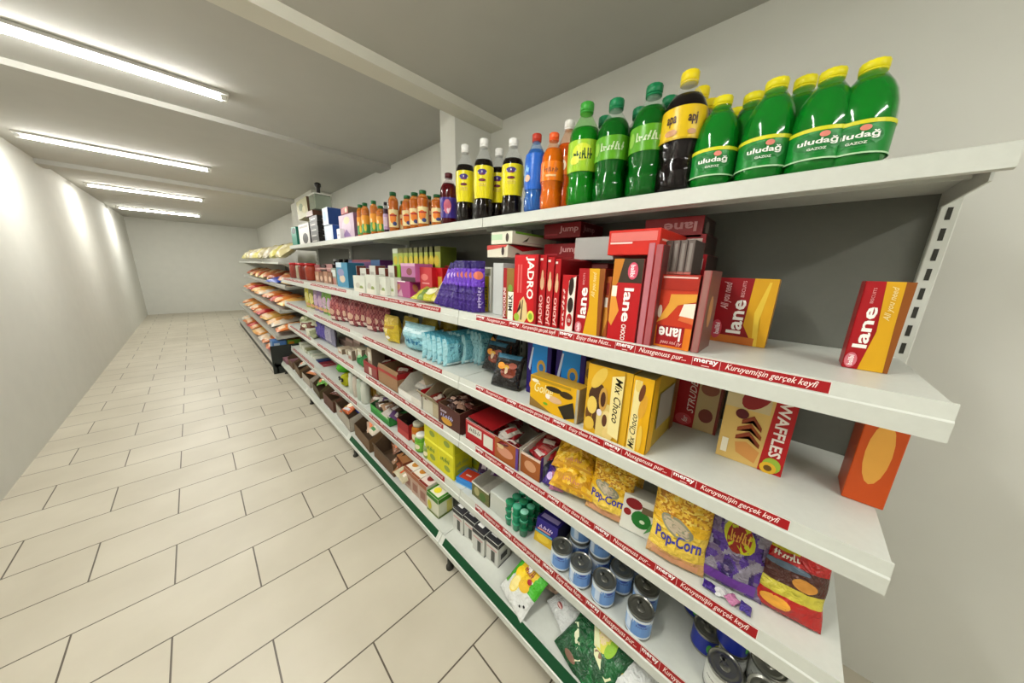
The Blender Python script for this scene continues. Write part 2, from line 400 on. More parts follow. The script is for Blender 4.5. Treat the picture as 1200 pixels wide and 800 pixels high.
# ------------------------------------------------------------------ shelving
J0, BAY = -1.114, 1.33
YD, Y6, Y7, YB = .808, .952, .673, 1.28
Z6, Z2, Z3, Z4, Z5, Z7 = 1.748, 1.330, 1.010, .698, .375, .165     # top surfaces
LIPS = {'S2': (1.270, 1.336), 'S3': (.952, 1.018), 'S4': (.636, .706), 'S5': (.306, .384)}
white = mt('cfd2ca', .35, 0, 'metal'); panel = mt('5e6058', .5, 0, 'metal'); dark = mt('35352f', .6)
def prism(g, poly, x0, x1, m):
    n = len(poly); vs_ = [(x0, a, b) for a, b in poly]+[(x1, a, b) for a, b in poly]
    g.add(vs_, [[i, (i+1) % n, n+(i+1) % n, n+i] for i in range(n)]+[list(range(n))[::-1], [n+i for i in range(n)]], m)
def shelf_lip(par, x0, x1, yf, zb, zt, zs, yb=YB):
    g = G(); a, b = x0+.002, x1-.002
    prism(g, [(yf, zb), (yf+.012, zb), (yf+.016, zs-.012), (yb, zs-.012), (yb, zs), (yf+.016, zs), (yf+.012, zt), (yf+.007, zt), (yf+.004, zb+.038), (yf, zb+.035)], a, b, white)
    for xx in (a+.012, b-.016):   # side brackets under the board
        g.box((xx, yf+.05, zs-.045), (xx+.004, yb, zs-.012), white)
    return g.build('shelf', par)
SEG = [('meray', .060), ('Nussgenuss pur...', .137), ('meray', .060), ('Kuruyemişin gerçek keyfi', .172), ('meray', .060), ('Enjoy these Nuts...', .137)]
def strip(par, xs, xe, yf, zb, zt):
    """red price-rail strip with white lettering; lies on the sloping channel of the lip"""
    g = G(); za, zc = zb+.0395, zt-.003
    S = lambda u, v, o: (xs+(xe-xs)*u, yf+.0042+.0028*v-.0008-o, za+(zc-za)*v)
    L_ = xe-xs
    g.grid(S, 2, 1, mt('f0e6e2', .4), None, False)
    g.decal(S, ('r', .0012, .03, .9988, .97, '9c0e15'), .0004)
    x = 0; i = 0
    while x < L_-.05:
        tx, wd = SEG[i % 6]; e = min(x+wd, L_)
        u0, u1 = x/L_, e/L_
        if tx == 'meray':
            g.decal(S, ('r', u0+.001, .08, u0+.0018, .92, 'f0d8d4'), .0008)
            g.decal(S, ('r', u1-.0018, .08, u1-.001, .92, 'f0d8d4'), .0008)
            g.decal(S, ('t', tx, u0+.005/L_, .34, u1-.006/L_, .86, 'ffffff', 0, 'b'), .0009)
            g.decal(S, ('r', (u0+u1)/2-.008/L_, .16, (u0+u1)/2+.008/L_, .24, 'f3cfcb'), .0008)
        elif x+wd <= L_+.002:
            g.decal(S, ('t', tx, u0+.009/L_, .14, u1-.012/L_, .86, 'f8e4e0', 0, 'i'), .0009)
        x += wd; i += 1
    return g.build('price_strip', par)
BAYS = [('white shelving bay nearest the camera, full of red biscuit boxes', J0, J0+BAY), ('second white shelving bay, from the purple chocolate bars to the juice bottles', J0-BAY, J0),
        ('third white shelving bay down the aisle, with mesh bags', J0-2*BAY, J0-BAY), ('farthest white shelving bay with tall shelves, beside the low orange display', J0-3*BAY, J0-2*BAY)]
for n, (lb, x0, x1) in enumerate(BAYS):
    e = empty('shelving_unit', (x0, YB, 0)); e.location = (0, 0, 0)
    tag(e, lb, 'shelving unit', 'white supermarket shelving bays')
    g = G(); g.box((x0, YB, .10), (x1, YB+.012, 1.735), panel)
    for k in range(1, 4): g.box((x0, YB-.0015, .10+.41*k-.002), (x1, YB, .10+.41*k), dark)
    g.build('back_panel', e)
    for xx in ((x0, x1) if n == 0 else (x0,)):
        g = G(); g.box((xx-.015, YB-.022, .02), (xx+.015, YB+.03, 1.74), white, .002)
        for k in range(34): g.box((xx-.004, YB-.0228, .12+k*.047), (xx+.004, YB-.0215, .148+k*.047), dark)
        g.build('upright_post', e)
    s = G(); prism(s, [(Y6, 1.711), (Y6+.01, 1.709), (Y6+.014, 1.735), (YB, 1.735), (YB, Z6), (Y6+.004, 1.752), (Y6, 1.750)], x0+.002, x1-.002, white)
    s.box((x0+.012, Y6+.04, 1.70), (x0+.016, YB, 1.735), white); s.box((x1-.016, Y6+.04, 1.70), (x1-.012, YB, 1.735), white)
    s.box((x0+.02, Y6+.115, 1.722), (x1-.02, Y6+.125, 1.735), white)
    s.build('shelf', e)
    for key, zs in (('S2', Z2), ('S3', Z3), ('S4', Z4), ('S5', Z5)):
        zb, zt = LIPS[key]; sh = shelf_lip(e, x0, x1, YD, zb, zt, zs)
        strip(sh, x0+.127, x0+.127+1.06, YD, zb, zt)
    s = G(); prism(s, [(Y7, .120), (Y7+.012, .118), (Y7+.02, .153), (YB, .153), (YB, Z7), (Y7+.04, Z7), (Y7+.034, .180), (Y7+.026, .182), (Y7+.004, .150), (Y7, .148)], x0+.002, x1-.002, white)
    sh = s.build('base_shelf', e)
    q = G(); a, b = x0+.03, x1-.03
    gm = mt('074425', .35) if n < 2 else mt('b9bdb4', .4, 0, 'metal')
    q.add([(a, Y7+.0045, .1525), (b, Y7+.0045, .1525), (b, Y7+.0255, .1805), (a, Y7+.0255, .1805)], [[0, 1, 2, 3]], gm)
    q.add([(a, Y7+.0035, .1527), (b, Y7+.0035, .1527), (b, Y7+.0245, .1815), (a, Y7+.0245, .1815)], [[0, 1, 2, 3]], gm)
    q.build('price_strip', sh)
    for xx in (x0+.05, x1-.03) if n == 0 else (x0+.05,):
        f = G(); f.lathe([(0, .020), (.012, .020), (.016, .012), (.118, .012)], dark, c=(xx, Y7+.035, 0), n=14); f.build('foot', e)
        f = G(); f.box((xx-.012, Y7+.06, .055), (xx+.012, YB, .118), dark); f.build('base_arm', e)
    f = G(); f.box((x0, .86, .01), (x1, .872, .118), mt('4a4a44', .6)); f.build('dark_kick_sheet', e)  # added dark sheet standing in for the shade under the base shelf

# ================================================================== top shelf: bottles
WH = 'f4f4f0'
def topbottle(name, label, u, vT, yc, r, *a, vB=None, **k):
    x = X(u, yc, Z6+.02); ht = ZV(vT, x, yc)-Z6
    return bottle(name, label, x, yc, Z6+.001, ht, r, *a, **k)
# juice squeeze bottles with green caps
jc = [(424.5, 240, 1.04, 'g'), (430, 238, 1.00, 'g'), (440, 235.5, .995, 'g'), (447.5, 241.5, 1.00, 'r')]
for i, (u, v, yc, kd) in enumerate(jc):
    topbottle('juice_bottle', 'orange juice bottle with green cap and green lower label'+nth(i, 4), u, v, yc, .030, 'e08a1c', 'd8780c', '1f6a38', '4f9a52', [('r', 0, .5, 1, 1, 'e79a2a'), ('e', .5, .3, .05, .22, 'e8c33c'), ('e', .42, .62, .03, .12, 'f0e2b0')],
              prof=JUICE, lv=(.10, .62), fill=.82, alpha=.6, capw=.62, group='juice bottles with green labels', fluted=False)
jo = [(462.5, 225.5, .995), (474.5, 236, 1.06), (478.5, 229.5, .995), (487, 226, .995), (496.5, 223.5, .995), (502.5, 230, 1.06), (513, 228.5, .995)]
for i, (u, v, yc) in enumerate(jo):
    topbottle('juice_bottle', 'amber squeeze bottle with dark green cap and cream label'+nth(i, 7), u, v, yc, .033, 'e08a1c', 'cf6d0b', '1e5c30', 'ead9a0', [('e', .5, .5, .10, .3, 'e8842a'), ('r', .40, .62, .62, .72, 'b03020'), ('e', .55, .2, .06, .12, '30407a'), ('r', 0, 0, .35, 1, 'c46a28'), ('r', .68, 0, 1, 1, 'c46a28')],
              prof=JUICE, lv=(.12, .56), fill=.82, alpha=.6, capw=.62, group='amber squeeze bottles', fluted=False)
topbottle('syrup_bottle', 'small dark-capped bottle with lilac label between the juice bottles', 453.3, 237, .99, .018, '3a2a3a', '4a3040', '1c1a20', 'b79ac0', [('r', .4, .2, .6, .8, 'd8c8d8')], prof=JUICE, lv=(.12, .62), capw=.6, fluted=False)
topbottle('soda_bottle', 'dark red fruit soda bottle with purple label, left of the cola bottles', 526.5, 203.5, 1.01, .047, 'd8c8cc', '5a0a14', '4a1018', '3a2a80', [('e', .5, .55, .07, .35, 'c06078'), ('p', [(.42, .35), (.5, .8), (.56, .5), (.52, .2)], 'd8b8c8')], fill=.80, lv=(.13, .52), lt=.25)
# cola bottles
LEM = [('e', .5, .80, .075, .085, '3a2a78'), ('p', [(.43, .80), (.5, .83), (.57, .80), (.56, .74), (.44, .74)], 'f4f0f0'), ('p', [(.44, .745), (.5, .77), (.56, .74), (.53, .70), (.47, .70)], '6a2a50'),
       ('e', .5, .55, .055, .045, '6a1a30'), ('r', .44, .42, .56, .45, 'd8c060'), ('r', .44, .36, .56, .38, 'd8c060'), ('r', .72, .3, .76, .7, '6a5a20')]
for i, (u, v, yc) in enumerate([(545.5, 170.5, 1.01), (566.5, 163.5, 1.01), (583.5, 175, 1.10), (599.5, 163.5, 1.01)]):
    topbottle('cola_bottle', 'cola bottle with white cap and tall yellow label'+nth(i, 4), u, v, yc, .046 if i != 2 else .046, 'd4d8d8', '140c0a', 'f2f2ee', 'e3d61c', LEM, fill=.74, lv=(.27, .66), alpha=.22, lt=.0,
              group='cola bottles with yellow labels')
topbottle('soda_bottle', 'blue soda bottle with red cap, beside the orange soda', 625.5, 158, 1.005, .043, '5d9ad8', '2f6fc4', 'b83a28', '2a66c8', [('p', [(.3, .9), (.45, .95), (.42, .5), (.32, .2)], '8cc0ea'), ('e', .40, .3, .05, .1, 'd9b8a0')], fill=.80, lv=(.30, .74), lt=.3, alpha=.35)
topbottle('soda_bottle', 'orange soda bottle with orange cap, right of the blue one', 644.8, 157, 1.005, .043, 'f09a50', 'f07a10', 'f0602a', 'ee7c14', [('s', .40, .45, .60, .75, '8a4a2a'), ('r', .43, .2, .57, .3, 'f4c890')], fill=.80, lt=.35, alpha=.3)
topbottle('soda_bottle', 'orange soda bottle with white cap, behind the first orange one', 661, 142.5, 1.06, .044, 'f0a868', 'd9580a', 'f0efe8', 'd8701c', [('e', .45, .5, .06, .3, 'f2dcc0')], fill=.74, lt=.3, alpha=.3, lv=(.4, .6))
GREENART = [('e', .5, .6, .10, .28, 'd3de3c'), ('s', .42, .38, .60, .72, '1c4a20'), ('e', .43, .35, .05, .14, 'e0e050')]
topbottle('soda_bottle', 'green soda bottle with light green cap and lime label', 679.5, 122, 1.005, .053, '5fc23a', '12901a', '3fa03a', '9cc830', GREENART, fill=.75, lv=(.33, .62), lt=.35, alpha=.35)
for i, (u, v, yc, vv) in enumerate([(712, 118, 1.005, 0), (700, 138, 1.10, 1), (752.5, 101, 1.005, 0), (738, 128, 1.10, 1), (770, 115, 1.10, 1)]):
    lb = ['tall green soda bottle with dark green cap, just right of the lime-label one', 'green bottle half hidden behind the two left green soda bottles', 'tallest green soda bottle, left of the big black cola bottle', 'green bottle half hidden left of the tallest green soda bottle', 'green bottle half hidden behind the tallest green soda and the black cola'][i]
    topbottle('soda_bottle', lb, u, v, yc, .053, 'a8c8b0' if not vv else '3f9a50', '08701a', '0f7a4a', '5aa020', [('s', .40, .38, .62, .72, 'c8dcb4'), ('e', .36, .5, .03, .3, '8cc04a')], fill=.80, lv=(.40, .62), lt=.35, alpha=.28, group='tall green soda bottles')
KOLA = [('t', 'apa', .39, .40, .46, .72, '3a1a10', 0, 'b'), ('t', 'apj', .535, .40, .60, .76, '3a1a10', 0, 'b'), ('e', .43, .22, .045, .1, 'c8956a'), ('e', .57, .2, .03, .08, 'c8956a'), ('r', 0, .0, 1, .06, 'c8a818')]
topbottle('cola_bottle', 'big black cola bottle with yellow cap and yellow middle band', 790, 85.5, 1.01, .057, 'c8ccc8', '120a0c', 'f0d81c', 'e0bc1e', KOLA, fill=.80, lv=(.42, .68), alpha=.22, lt=0., capw=.38)
topbottle('cola_bottle', 'black cola bottle with yellow cap, half hidden behind the big one', 803, 104, 1.17, .050, 'c8ccc8', '120a0c', 'ecd61c', 'd8bc1e', [], fill=.80, lv=(.42, .66), alpha=.22, lt=0.)
topbottle('cola_bottle', 'black cola bottle with yellow cap, just left of the lemon-lime bottles', 815, 119, 1.14, .055, 'c8ccc8', '120a0c', 'ecd61c', 'd8bc1e', [], fill=.80, lv=(.42, .66), alpha=.22, lt=0.)
ULU = [('r', 0, .88, 1, 1, 'd8d828'), ('r', 0, .0, 1, .05, 'b8dcb0'), ('e', .5, .52, .13, .34, '1f8a38'), ('e', .5, .52, .12, .30, '13722c'), ('t', 'uludağ', .405, .42, .60, .66, 'f6f8f0', 0, 'b'), ('e', .53, .75, .025, .09, 'e08878'), ('t', 'GAZOZ', .46, .28, .55, .36, 'e8f0e0', 0, 'b')]
ul = [(831, 115.5, 1.01, 0), (846, 129, 1.13, 1), (864, 111, 1.075, 0), (889, 95, 1.01, 0), (918, 92, 1.11, 1), (950, 84, 1.01, 0), (995, 74, 1.02, 0)]
ull = ['green lemon-lime bottle with yellow cap, right beside the big black cola', 'lemon-lime bottle half hidden behind the one beside the black cola', 'third lemon-lime bottle from the big black cola', 'lemon-lime bottle whose label is cut by the edge of the photograph', 'lemon-lime bottle in the back row near the end of the shelf', 'second last lemon-lime bottle at the near end of the shelf', 'last lemon-lime bottle at the near end of the shelf']
for i, (u, v, yc, bk) in enumerate(ul):
    topbottle('lemonade_bottle', ull[i], u, v, yc, .051, '2fa83c', '12962a', 'e8dc20', '14822e', ULU, fill=.84, lv=(.12, .42), prof=CONE, lt=.45, alpha=.4, capw=.42, group='green lemon-lime bottles with yellow caps')

# far end of the top shelf: boxes
def tb(name, label, cat, uL, uR, vT, y, dp, base, faces=None, art=(), dz=0, **k):
    return carton(name, label, cat, uL, uR, vT, y, Z6+.001+dz, dp, base, faces, art, **k)
tb('toy_box', 'lilac and pink upright box under a red box, left of the juice bottles', 'box', 399, 416, 251, 1.0, .10, 'b79bb0', {'R': '8a6a8a'}, [('F', 'e', .5, .5, .3, .35, 'cdb6c8'), ('F', 'e', .55, .75, .2, .15, 'd8c8a0'), ('F', 'p', [(.2, .1), (.5, .4), (.8, .1)], '8a6aa0')])
xx = X(407, 1.0, Z6); zt_ = ZV(251, xx, 1.0)
g = carton_geo(.17, .10, .055, 'a83a34', {'R': '7a6a58', 'T': 'b84a40'}, [('F', 'e', .75, .5, .15, .35, 'd8c8a0')]); tag(g.build('toy_box', loc=(xx, .995, zt_+.002)), 'red box lying on top of the lilac upright box', 'box')
tb('toy_box', 'white and blue upright box between the games and the pink box', 'box', 381.5, 391, 264, 1.0, .12, 'dfe6f0', {'R': '2c4f9a', 'F': 'cfdcee'}, [('F', 'r', .2, .1, .8, .6, 'eef2f8')])
xx = X(386, 1.0, Z6); zt_ = ZV(264, xx, 1.0)
g = carton_geo(.17, .15, .16, 'dbe4f2', {'R': '26427e'}, [('F', 'e', .4, .5, .3, .3, 'b4cdee')]); tag(g.build('toy_box', loc=(xx, .985, zt_+.002)), 'white and blue box lying on the white and blue upright box', 'box')
tb('toy_box', 'small white carton in front of the pink box', 'box', 395.5, 399, 268, .965, .04, 'f0eef0', {}, [('F', 'r', .2, .3, .8, .5, 'b8b8c8')])
tb('game_box', 'white front box with round black picture, leftmost on the top shelf', 'box', 352, 364, 262, 1.0, .22, 'e8e6e2', {'R': '2a2622'}, [('F', 'e', .6, .3, .25, .25, '1c1a18'), ('F', 'r', .1, .8, .9, .9, 'b8b4b0')])
xs_ = X(370, 1.0, Z6)
for k in range(5):
    g = carton_geo(.30, .22, .056, '2b2723', {'R': '1e1b19'}, [('F', 'r', .15, .35, .75, .55, 'b0aca4'), ('R', 'r', .2, .3, .7, .5, '8a8680')])
    tag(g.build('game_box', loc=(xs_+random.uniform(-.01, .01), 1.0, Z6+.002+k*.0575)), 'flat dark game box in the stack on the top shelf'+nth(k, 5, 'lowest', 'topmost').replace('from left', 'from bottom'), 'box', 'stacked dark game boxes')
g = carton_geo(.34, .20, .20, '8a8452', {'R': '5f4a3a', 'F': '9a9460', 'T': '7a6a50'}, [('F', 'e', .4, .6, .2, .2, '5a6a30'), ('F', 'e', .65, .4, .15, .2, 'c0b880')])
tag(g.build('cardboard_box', loc=(xs_-.30, .98, Z6+.295), rot=(0, R(-6), R(5))), 'olive and brown box tilted on top of the dark game boxes', 'box')
g = carton_geo(.34, .22, .055, '5a3a2a', {'F': '6a4430'}, []); tag(g.build('game_box', loc=(xs_-.12, .99, Z6+.293-.002)), 'brown flat box under the tilted olive box', 'box')
g = G(); g.box((-.11, 0, 0), (.11, .16, .15), mt('a8b4a0', .15, 0, 'glass', .55), .006); e_ = empty('storage_tub', (xs_+.03, 1.0, Z6+.35)); g.build('tub_body', e_)
g = G(); g.box((-.115, -.005, 0), (.115, .165, .012), mt('d8d8d0', .4), .004); g.build('tub_lid', e_, (0, 0, .15)); tag(e_, 'clear plastic tub on top of the dark game boxes', 'tub')
g = G(); g.lathe([(0, .014), (.03, .018), (.06, .02), (.075, .03), (.10, .03), (.11, .015)], mt('23211f', .4), n=14); tag(g.build('torch', loc=(xs_+.08, 1.06, Z6+.514)), 'short black torch standing on the clear tub', 'torch')
tb('toy_box', 'teal and green narrow box at the far end of the top shelf', 'box', 343.5, 349, 266, 1.0, .16, '1f7a66', {'F': '2a8a74'}, [('F', 'e', .5, .8, .4, .16, '2b3a3a')])

# ================================================================== shelf two: boxes of biscuits
def sb(Z):
    def f(name, label, cat, uL, uR, vT, y, dp, base, faces=None, art=(), dz=0, **k):
        return carton(name, label, cat, uL, uR, vT, y, Z+.001+dz, dp, base, faces, art, **k)
    return f
A = sb(Z2)
DR, RD, OR, YL = '8a0f16', 'c2141c', 'd8791c', 'd9a21e'
A('biscuit_box', 'tall white box with yellow panel, right of the purple chocolate bars', 'box', 562.5, 575, 313, .93, .10, 'd9d8cc', {}, [('F', 'r', .3, 0, .8, .8, 'e0c222'), ('F', 'r', .05, .82, .95, .97, '8a8a70'), ('F', 's', .42, .08, .68, .6, '6a6a20', 90), ('R', 's', .3, .15, .7, .7, '7a3a30', 90)])
A('biscuit_box', 'narrow red and gold box, tucked behind the white boxes', 'box', 574, 581, 330, 1.03, .08, '8a2a30', {}, [('F', 'r', .2, .3, .8, .4, 'd8c0a0')])
A('blank_carton', 'plain pale grey upright carton left of the mixed milk biscuit box', 'box', 577, 588.5, 308, .90, .12, 'c4c8c6')
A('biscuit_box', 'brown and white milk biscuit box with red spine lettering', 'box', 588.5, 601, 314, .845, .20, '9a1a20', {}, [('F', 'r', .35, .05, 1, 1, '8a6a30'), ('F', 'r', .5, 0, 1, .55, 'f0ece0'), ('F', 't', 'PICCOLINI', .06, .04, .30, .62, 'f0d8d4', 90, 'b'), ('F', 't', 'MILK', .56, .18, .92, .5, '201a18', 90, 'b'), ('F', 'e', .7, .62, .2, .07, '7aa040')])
JF = [('F', 'r', 0, 0, .9, .985, 'c0131b'), ('F', 't', 'JADRO', .50, .37, .86, .97, 'f4efe6', -90, 'b'), ('F', 'r', .16, .45, .22, .86, 'd86a68'), ('F', 'r', .27, .45, .36, .86, 'd05450'),
      ('F', 'p', [(.10, .03), (.30, .33), (.46, .40), (.60, .30), (.66, .10), (.5, .0), (.2, .0)], 'dcc48c'), ('F', 'p', [(.14, .12), (.34, .34), (.36, .22), (.2, .14)], '3a2018'), ('F', 'p', [(.34, .05), (.42, .36), (.45, .34), (.40, .04)], '4a3020'), ('F', 'e', .80, .12, .15, .085, 'e4da60'), ('F', 'e', .80, .12, .09, .05, '8ab02c'), ('F', 'e', .18, .08, .12, .06, '9ab83c')]
JR = [('R', 'r', .02, .0, .98, 1, '8f0d15'), ('R', 't', 'JADRO', .1, .02, .9, .48, 'e0a8a0', 90, 'b'), ('R', 'e', .5, .66, .25, .12, 'c8a070')]
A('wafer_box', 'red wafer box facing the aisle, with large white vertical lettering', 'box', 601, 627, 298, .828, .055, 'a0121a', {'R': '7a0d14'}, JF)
for i, (a_, b_, yy, vt) in enumerate([(629, 636.5, .840, 299), (637.5, 645, .842, 301), (646, 652.5, .844, 303)]):
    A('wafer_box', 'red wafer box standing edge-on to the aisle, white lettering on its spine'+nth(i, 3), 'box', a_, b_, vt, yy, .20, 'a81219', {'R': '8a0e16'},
      [('F', 't', 'JADRO', .18, .03, .82, .45, 'ecc4bc', 90, 'b'), ('F', 'e', .5, .62, .3, .10, 'd8b088'), ('F', 'e', .5, .72, .16, .08, 'd8b088'), ('F', 'r', .1, .93, .5, .96, 'f0e0d8')], group='red wafer boxes shown by their spines')
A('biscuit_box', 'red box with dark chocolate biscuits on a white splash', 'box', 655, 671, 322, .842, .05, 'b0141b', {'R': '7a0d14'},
  [('F', 'p', [(.42, 0), (.5, .9), (.98, .98), (.95, 0)], 'ece4da'), ('F', 'e', .68, .80, .18, .16, '2a1a16', 20), ('F', 'e', .70, .47, .2, .14, '2a1a16'), ('F', 's', .12, .05, .28, .75, 'f0d8d0', 90), ('F', 'e', .7, .2, .2, .12, 'a8141c'), ('F', 's', .6, .16, .8, .25, 'f4e8e0')])
LANE1 = [('F', 'r', .03, .0, .45, .98, 'a5101a'), ('F', 'p', [(.42, 1), (.98, 1), (.90, .55), (.98, 0), (.36, 0), (.52, .45)], 'd9a41a'), ('F', 'p', [(.80, 1), (1, 1), (1, 0), (.9, 0), (.84, .5)], '8a4c18'),
         ('F', 't', 'lane', .10, .25, .42, .72, 'fbf8f2', 90, 'b'), ('F', 't', 'BISCUITS', .20, .76, .27, .93, 'e0a0a0', 90, 'l'), ('F', 't', 'All you need', .56, .58, .74, .95, 'f0dca0', 90, 'i'), ('F', 'e', .16, .10, .14, .09, 'd0707c'), ('F', 't', 'balibi', .10, .04, .22, .16, 'fbf0f0', 90, 'b')]
A('biscuit_box', 'tall box with big white lettering beside a golden biscuit, left of the chocolate one', 'box', 672.5, 702, 314.5, .835, .055, 'a01018', {'R': '7a3c18'}, LANE1)
A('biscuit_box', 'slim biscuit box with a pouring bar picture, squeezed between the two tall lettered boxes', 'box', 702, 710, 324, .85, .05, 'b05a28', {}, [('F', 'p', [(.2, .55), (.7, .6), (.95, .3), (.4, 0), (.1, .1)], 'e09a3c'), ('F', 'r', .3, .5, .75, .66, 'f4eee0'), ('F', 'r', .2, .7, .8, .9, '8a2a20')])
LANE2 = [('F', 'r', .0, .72, 1, 1, '3a2f22'), ('F', 'r', .0, .0, 1, .72, 'b5131a'), ('F', 'p', [(0, 1), (.35, 1), (.2, .72), (0, .6)], 'c27a24'), ('F', 'p', [(0, .62), (.14, .60), (.34, .38), (.12, .18), (0, .24)], 'e0963a'), ('F', 'r', .02, .55, .2, .68, 'f4ead8'),
         ('F', 't', 'lane', .46, .25, .78, .66, 'fbf8f2', -90, 'b'), ('F', 't', 'CHOCO', .50, .02, .66, .22, 'fbf4ee', -90, 'b'), ('F', 'e', .68, .86, .17, .10, 'd4506a'), ('F', 't', 'balibi', .60, .79, .75, .93, 'fbe8ec', -90, 'b')]
A('biscuit_box', 'chocolate biscuit box with white lettering reading downwards, front of its row', 'box', 710.5, 743, 303, .832, .048, 'b0131a', {'R': 'b0565c'}, LANE2)
for i in (1, 2):
    x1 = X(743, .832, Z2); 
    g = carton_geo(.048*.95, .19, .283, 'b0131a', {'F': 'b0666a', 'R': '9a1a20'}, [('F', 'r', .1, .03, .9, .97, 'b8666c')]) if False else carton_geo(.0185, .12, .275-.004*i, 'a8141c', {'F': 'a85a5e', 'R': '5e2a28'}, [('F', 'r', .14, .0, .86, 1, 'b8707a')] if i == 1 else [('F', 'r', .14, .0, .86, 1, 'a85a60'), ('R', 't', 'CHOCO BISCUITS', .5, .5, .62, .95, 'e0b0b0', 90, 'l')])
    tag(g.build('biscuit_box', loc=(x1+.003+.010+(i-1)*.0195, .834, Z2+.001)), ['', 'red biscuit box edge-on, touching the chocolate biscuit box with downward lettering', 'red biscuit box edge-on, next to the upside-down lettered box'][i], 'box', 'red biscuit boxes edge-on beside the chocolate one')
LANE3 = [('F', 'r', 0, .0, 1, .33, 'e07a1e'), ('F', 'r', 0, .3, 1, 1, 'c8381c'), ('F', 'r', .06, .03, .82, .31, '9c1016'), ('F', 't', 'lane', .12, .11, .74, .29, 'fbf8f2', 180, 'b'), ('F', 't', 'All you need', .2, .04, .8, .11, 'e8b0a8', 180, 'i'),
         ('F', 'p', [(.02, .34), (.3, .62), (.32, .74), (1, .76), (1, .66), (.55, .6), (.3, .42)], 'e3a13c'), ('F', 'p', [(.62, .46), (.70, .62), (1, .64), (1, .44)], 'f6ead8'), ('F', 'p', [(.6, .40), (.66, .46), (1, .44), (1, .36)], 'd86a3a'), ('F', 'e', .08, .5, .06, .09, 'e8d0c0'), ('F', 'r', 0, .80, 1, 1, 'a82818'), ('F', 'r', .05, .955, .95, .975, 'f0c8c0')]
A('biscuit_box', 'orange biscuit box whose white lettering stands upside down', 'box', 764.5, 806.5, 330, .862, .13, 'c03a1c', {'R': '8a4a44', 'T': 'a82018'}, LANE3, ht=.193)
x1 = X(806.5, .862, Z2)
g = carton_geo(.018, .12, .205, '8a3a38', {'F': 'a05a58', 'R': '6a4640'}, [('F', 'r', .2, 0, .8, 1, '9a6a64'), ('R', 'e', .4, .5, .2, .2, 'b07a50')]); tag(g.build('biscuit_box', loc=(x1+.013, .862, Z2+.001)), 'red box edge-on, right against the upside-down lettered box', 'box')
LANE4 = [('F', 'r', .0, .10, .62, 1, '8e0d18'), ('F', 'p', [(.62, 1), (1, 1), (1, 0), (.8, 0), (.58, .3)], 'd9a21c'), ('F', 'p', [(.78, .0), (.72, .5), (.86, .95), (.9, .95), (.82, .4), (.86, 0)], 'e8c440'), ('F', 'r', 0, 0, .8, .12, 'c8702c'),
         ('F', 't', 'lane', .30, .16, .56, .68, 'fbf8f2', 90, 'b'), ('F', 't', 'BISCUITS', .44, .72, .50, .96, 'e0a8a8', 90, 'l'), ('F', 't', 'All you need', .12, .52, .30, .94, 'e8b8b8', 90, 'i'), ('F', 'e', .12, .20, .10, .15, 'c84a58'), ('F', 't', 'balibi', .09, .12, .18, .30, 'fbe8ec', 90, 'b')]
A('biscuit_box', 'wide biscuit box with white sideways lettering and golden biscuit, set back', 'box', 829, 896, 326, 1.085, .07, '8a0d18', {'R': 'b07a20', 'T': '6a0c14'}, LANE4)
A('biscuit_box', 'red biscuit box at the near end of the lettered row', 'box', 985, 1040, 330, 1.0, .07, 'a01018', {'R': '7a3c18'}, LANE1)
# boxes lying on top of the standing ones, red row behind
def lay(name, label, u, v, y, wd, dp, ht, base, faces, art, rz=0, cat='box', group=None):
    """box whose front lower-left corner is seen at (u, v) at depth y"""
    # solve x,z along the ray at depth y
    d = FW+RX*((u-600)/FPX)+UX*((400-v)/FPX); t = y/d.y; p = Vector((0, 0, CAM_H))+d*t
    g = carton_geo(wd, dp, ht, base, faces, art)
    o = g.build(name, loc=(p.x+wd/2*math.cos(R(rz)), y+wd/2*math.sin(R(rz)), p.z), rot=(0, 0, R(rz)))
    return tag(o, label, cat, group)
lay('gum_box', 'cream and red flat box under the green one, above the wafer boxes', 571, 301.5, .905, .125, .30, .050, 'dcd6c4', {'T': 'c8c2ae'}, [('F', 'p', [(0, .6), (0, 1), (1, 1), (.9, .8)], 'c84a44'), ('F', 'e', .78, .5, .07, .35, '3a2a2a'), ('R', 'p', [(.02, 1), (.3, .55), (.85, 1)], 'b01a22'), ('R', 'e', .2, .25, .05, .16, '2a2222'), ('R', 'r', .55, .1, .8, .55, 'cfc4ae')])
lay('gum_box', 'cream and green flat box, topmost above the wafer boxes', 575.5, 286.5, .905, .125, .30, .049, 'dcdcc8', {'T': '5f9a2c'}, [('F', 'r', .02, .35, .55, .8, 'b8d4b0'), ('F', 'e', .78, .5, .07, .35, '4a4038'), ('R', 'r', .06, .82, .7, 1, '6aa034'), ('R', 'p', [(.2, .2), (.35, .7), (.3, .3)], '4a4a38'), ('R', 'r', .2, .16, .95, .2, 'b89a98')])
JUMP = [('F', 't', 'Jump', .45, .3, .95, .8, 'c89090', 0, 'b'), ('R', 't', 'Jump', .1, .3, .6, .8, 'a87878', 0, 'b'), ('F', 'r', .05, .2, .4, .3, 'a83038')]
for k in range(5):
    lay('wafer_carton', 'dark red carton in the stack behind the wafer boxes'+nth(k, 5, 'lowest', 'topmost').replace('from left', 'from bottom'), 637, 386-k*24-60+34 if False else 370-k*22.5, 1.07, .18, .18, .058, '7e0f17', {'R': '5c0c12'}, JUMP, group='dark red cartons stacked at the back')
A('biscuit_box', 'dark red row of cartons behind the lettered boxes', 'box', 668, 706, 308, 1.05, .12, '6a0d14', {}, [('F', 'r', .02, .92, .98, .98, 'c07070')])
x_ = X(685, 1.05, Z2)
lay('blank_carton', 'plain grey flat carton above the tall golden biscuit box', 672.5, 304.5, 1.0, .155, .1, .078, 'a8a8a4', {}, [])
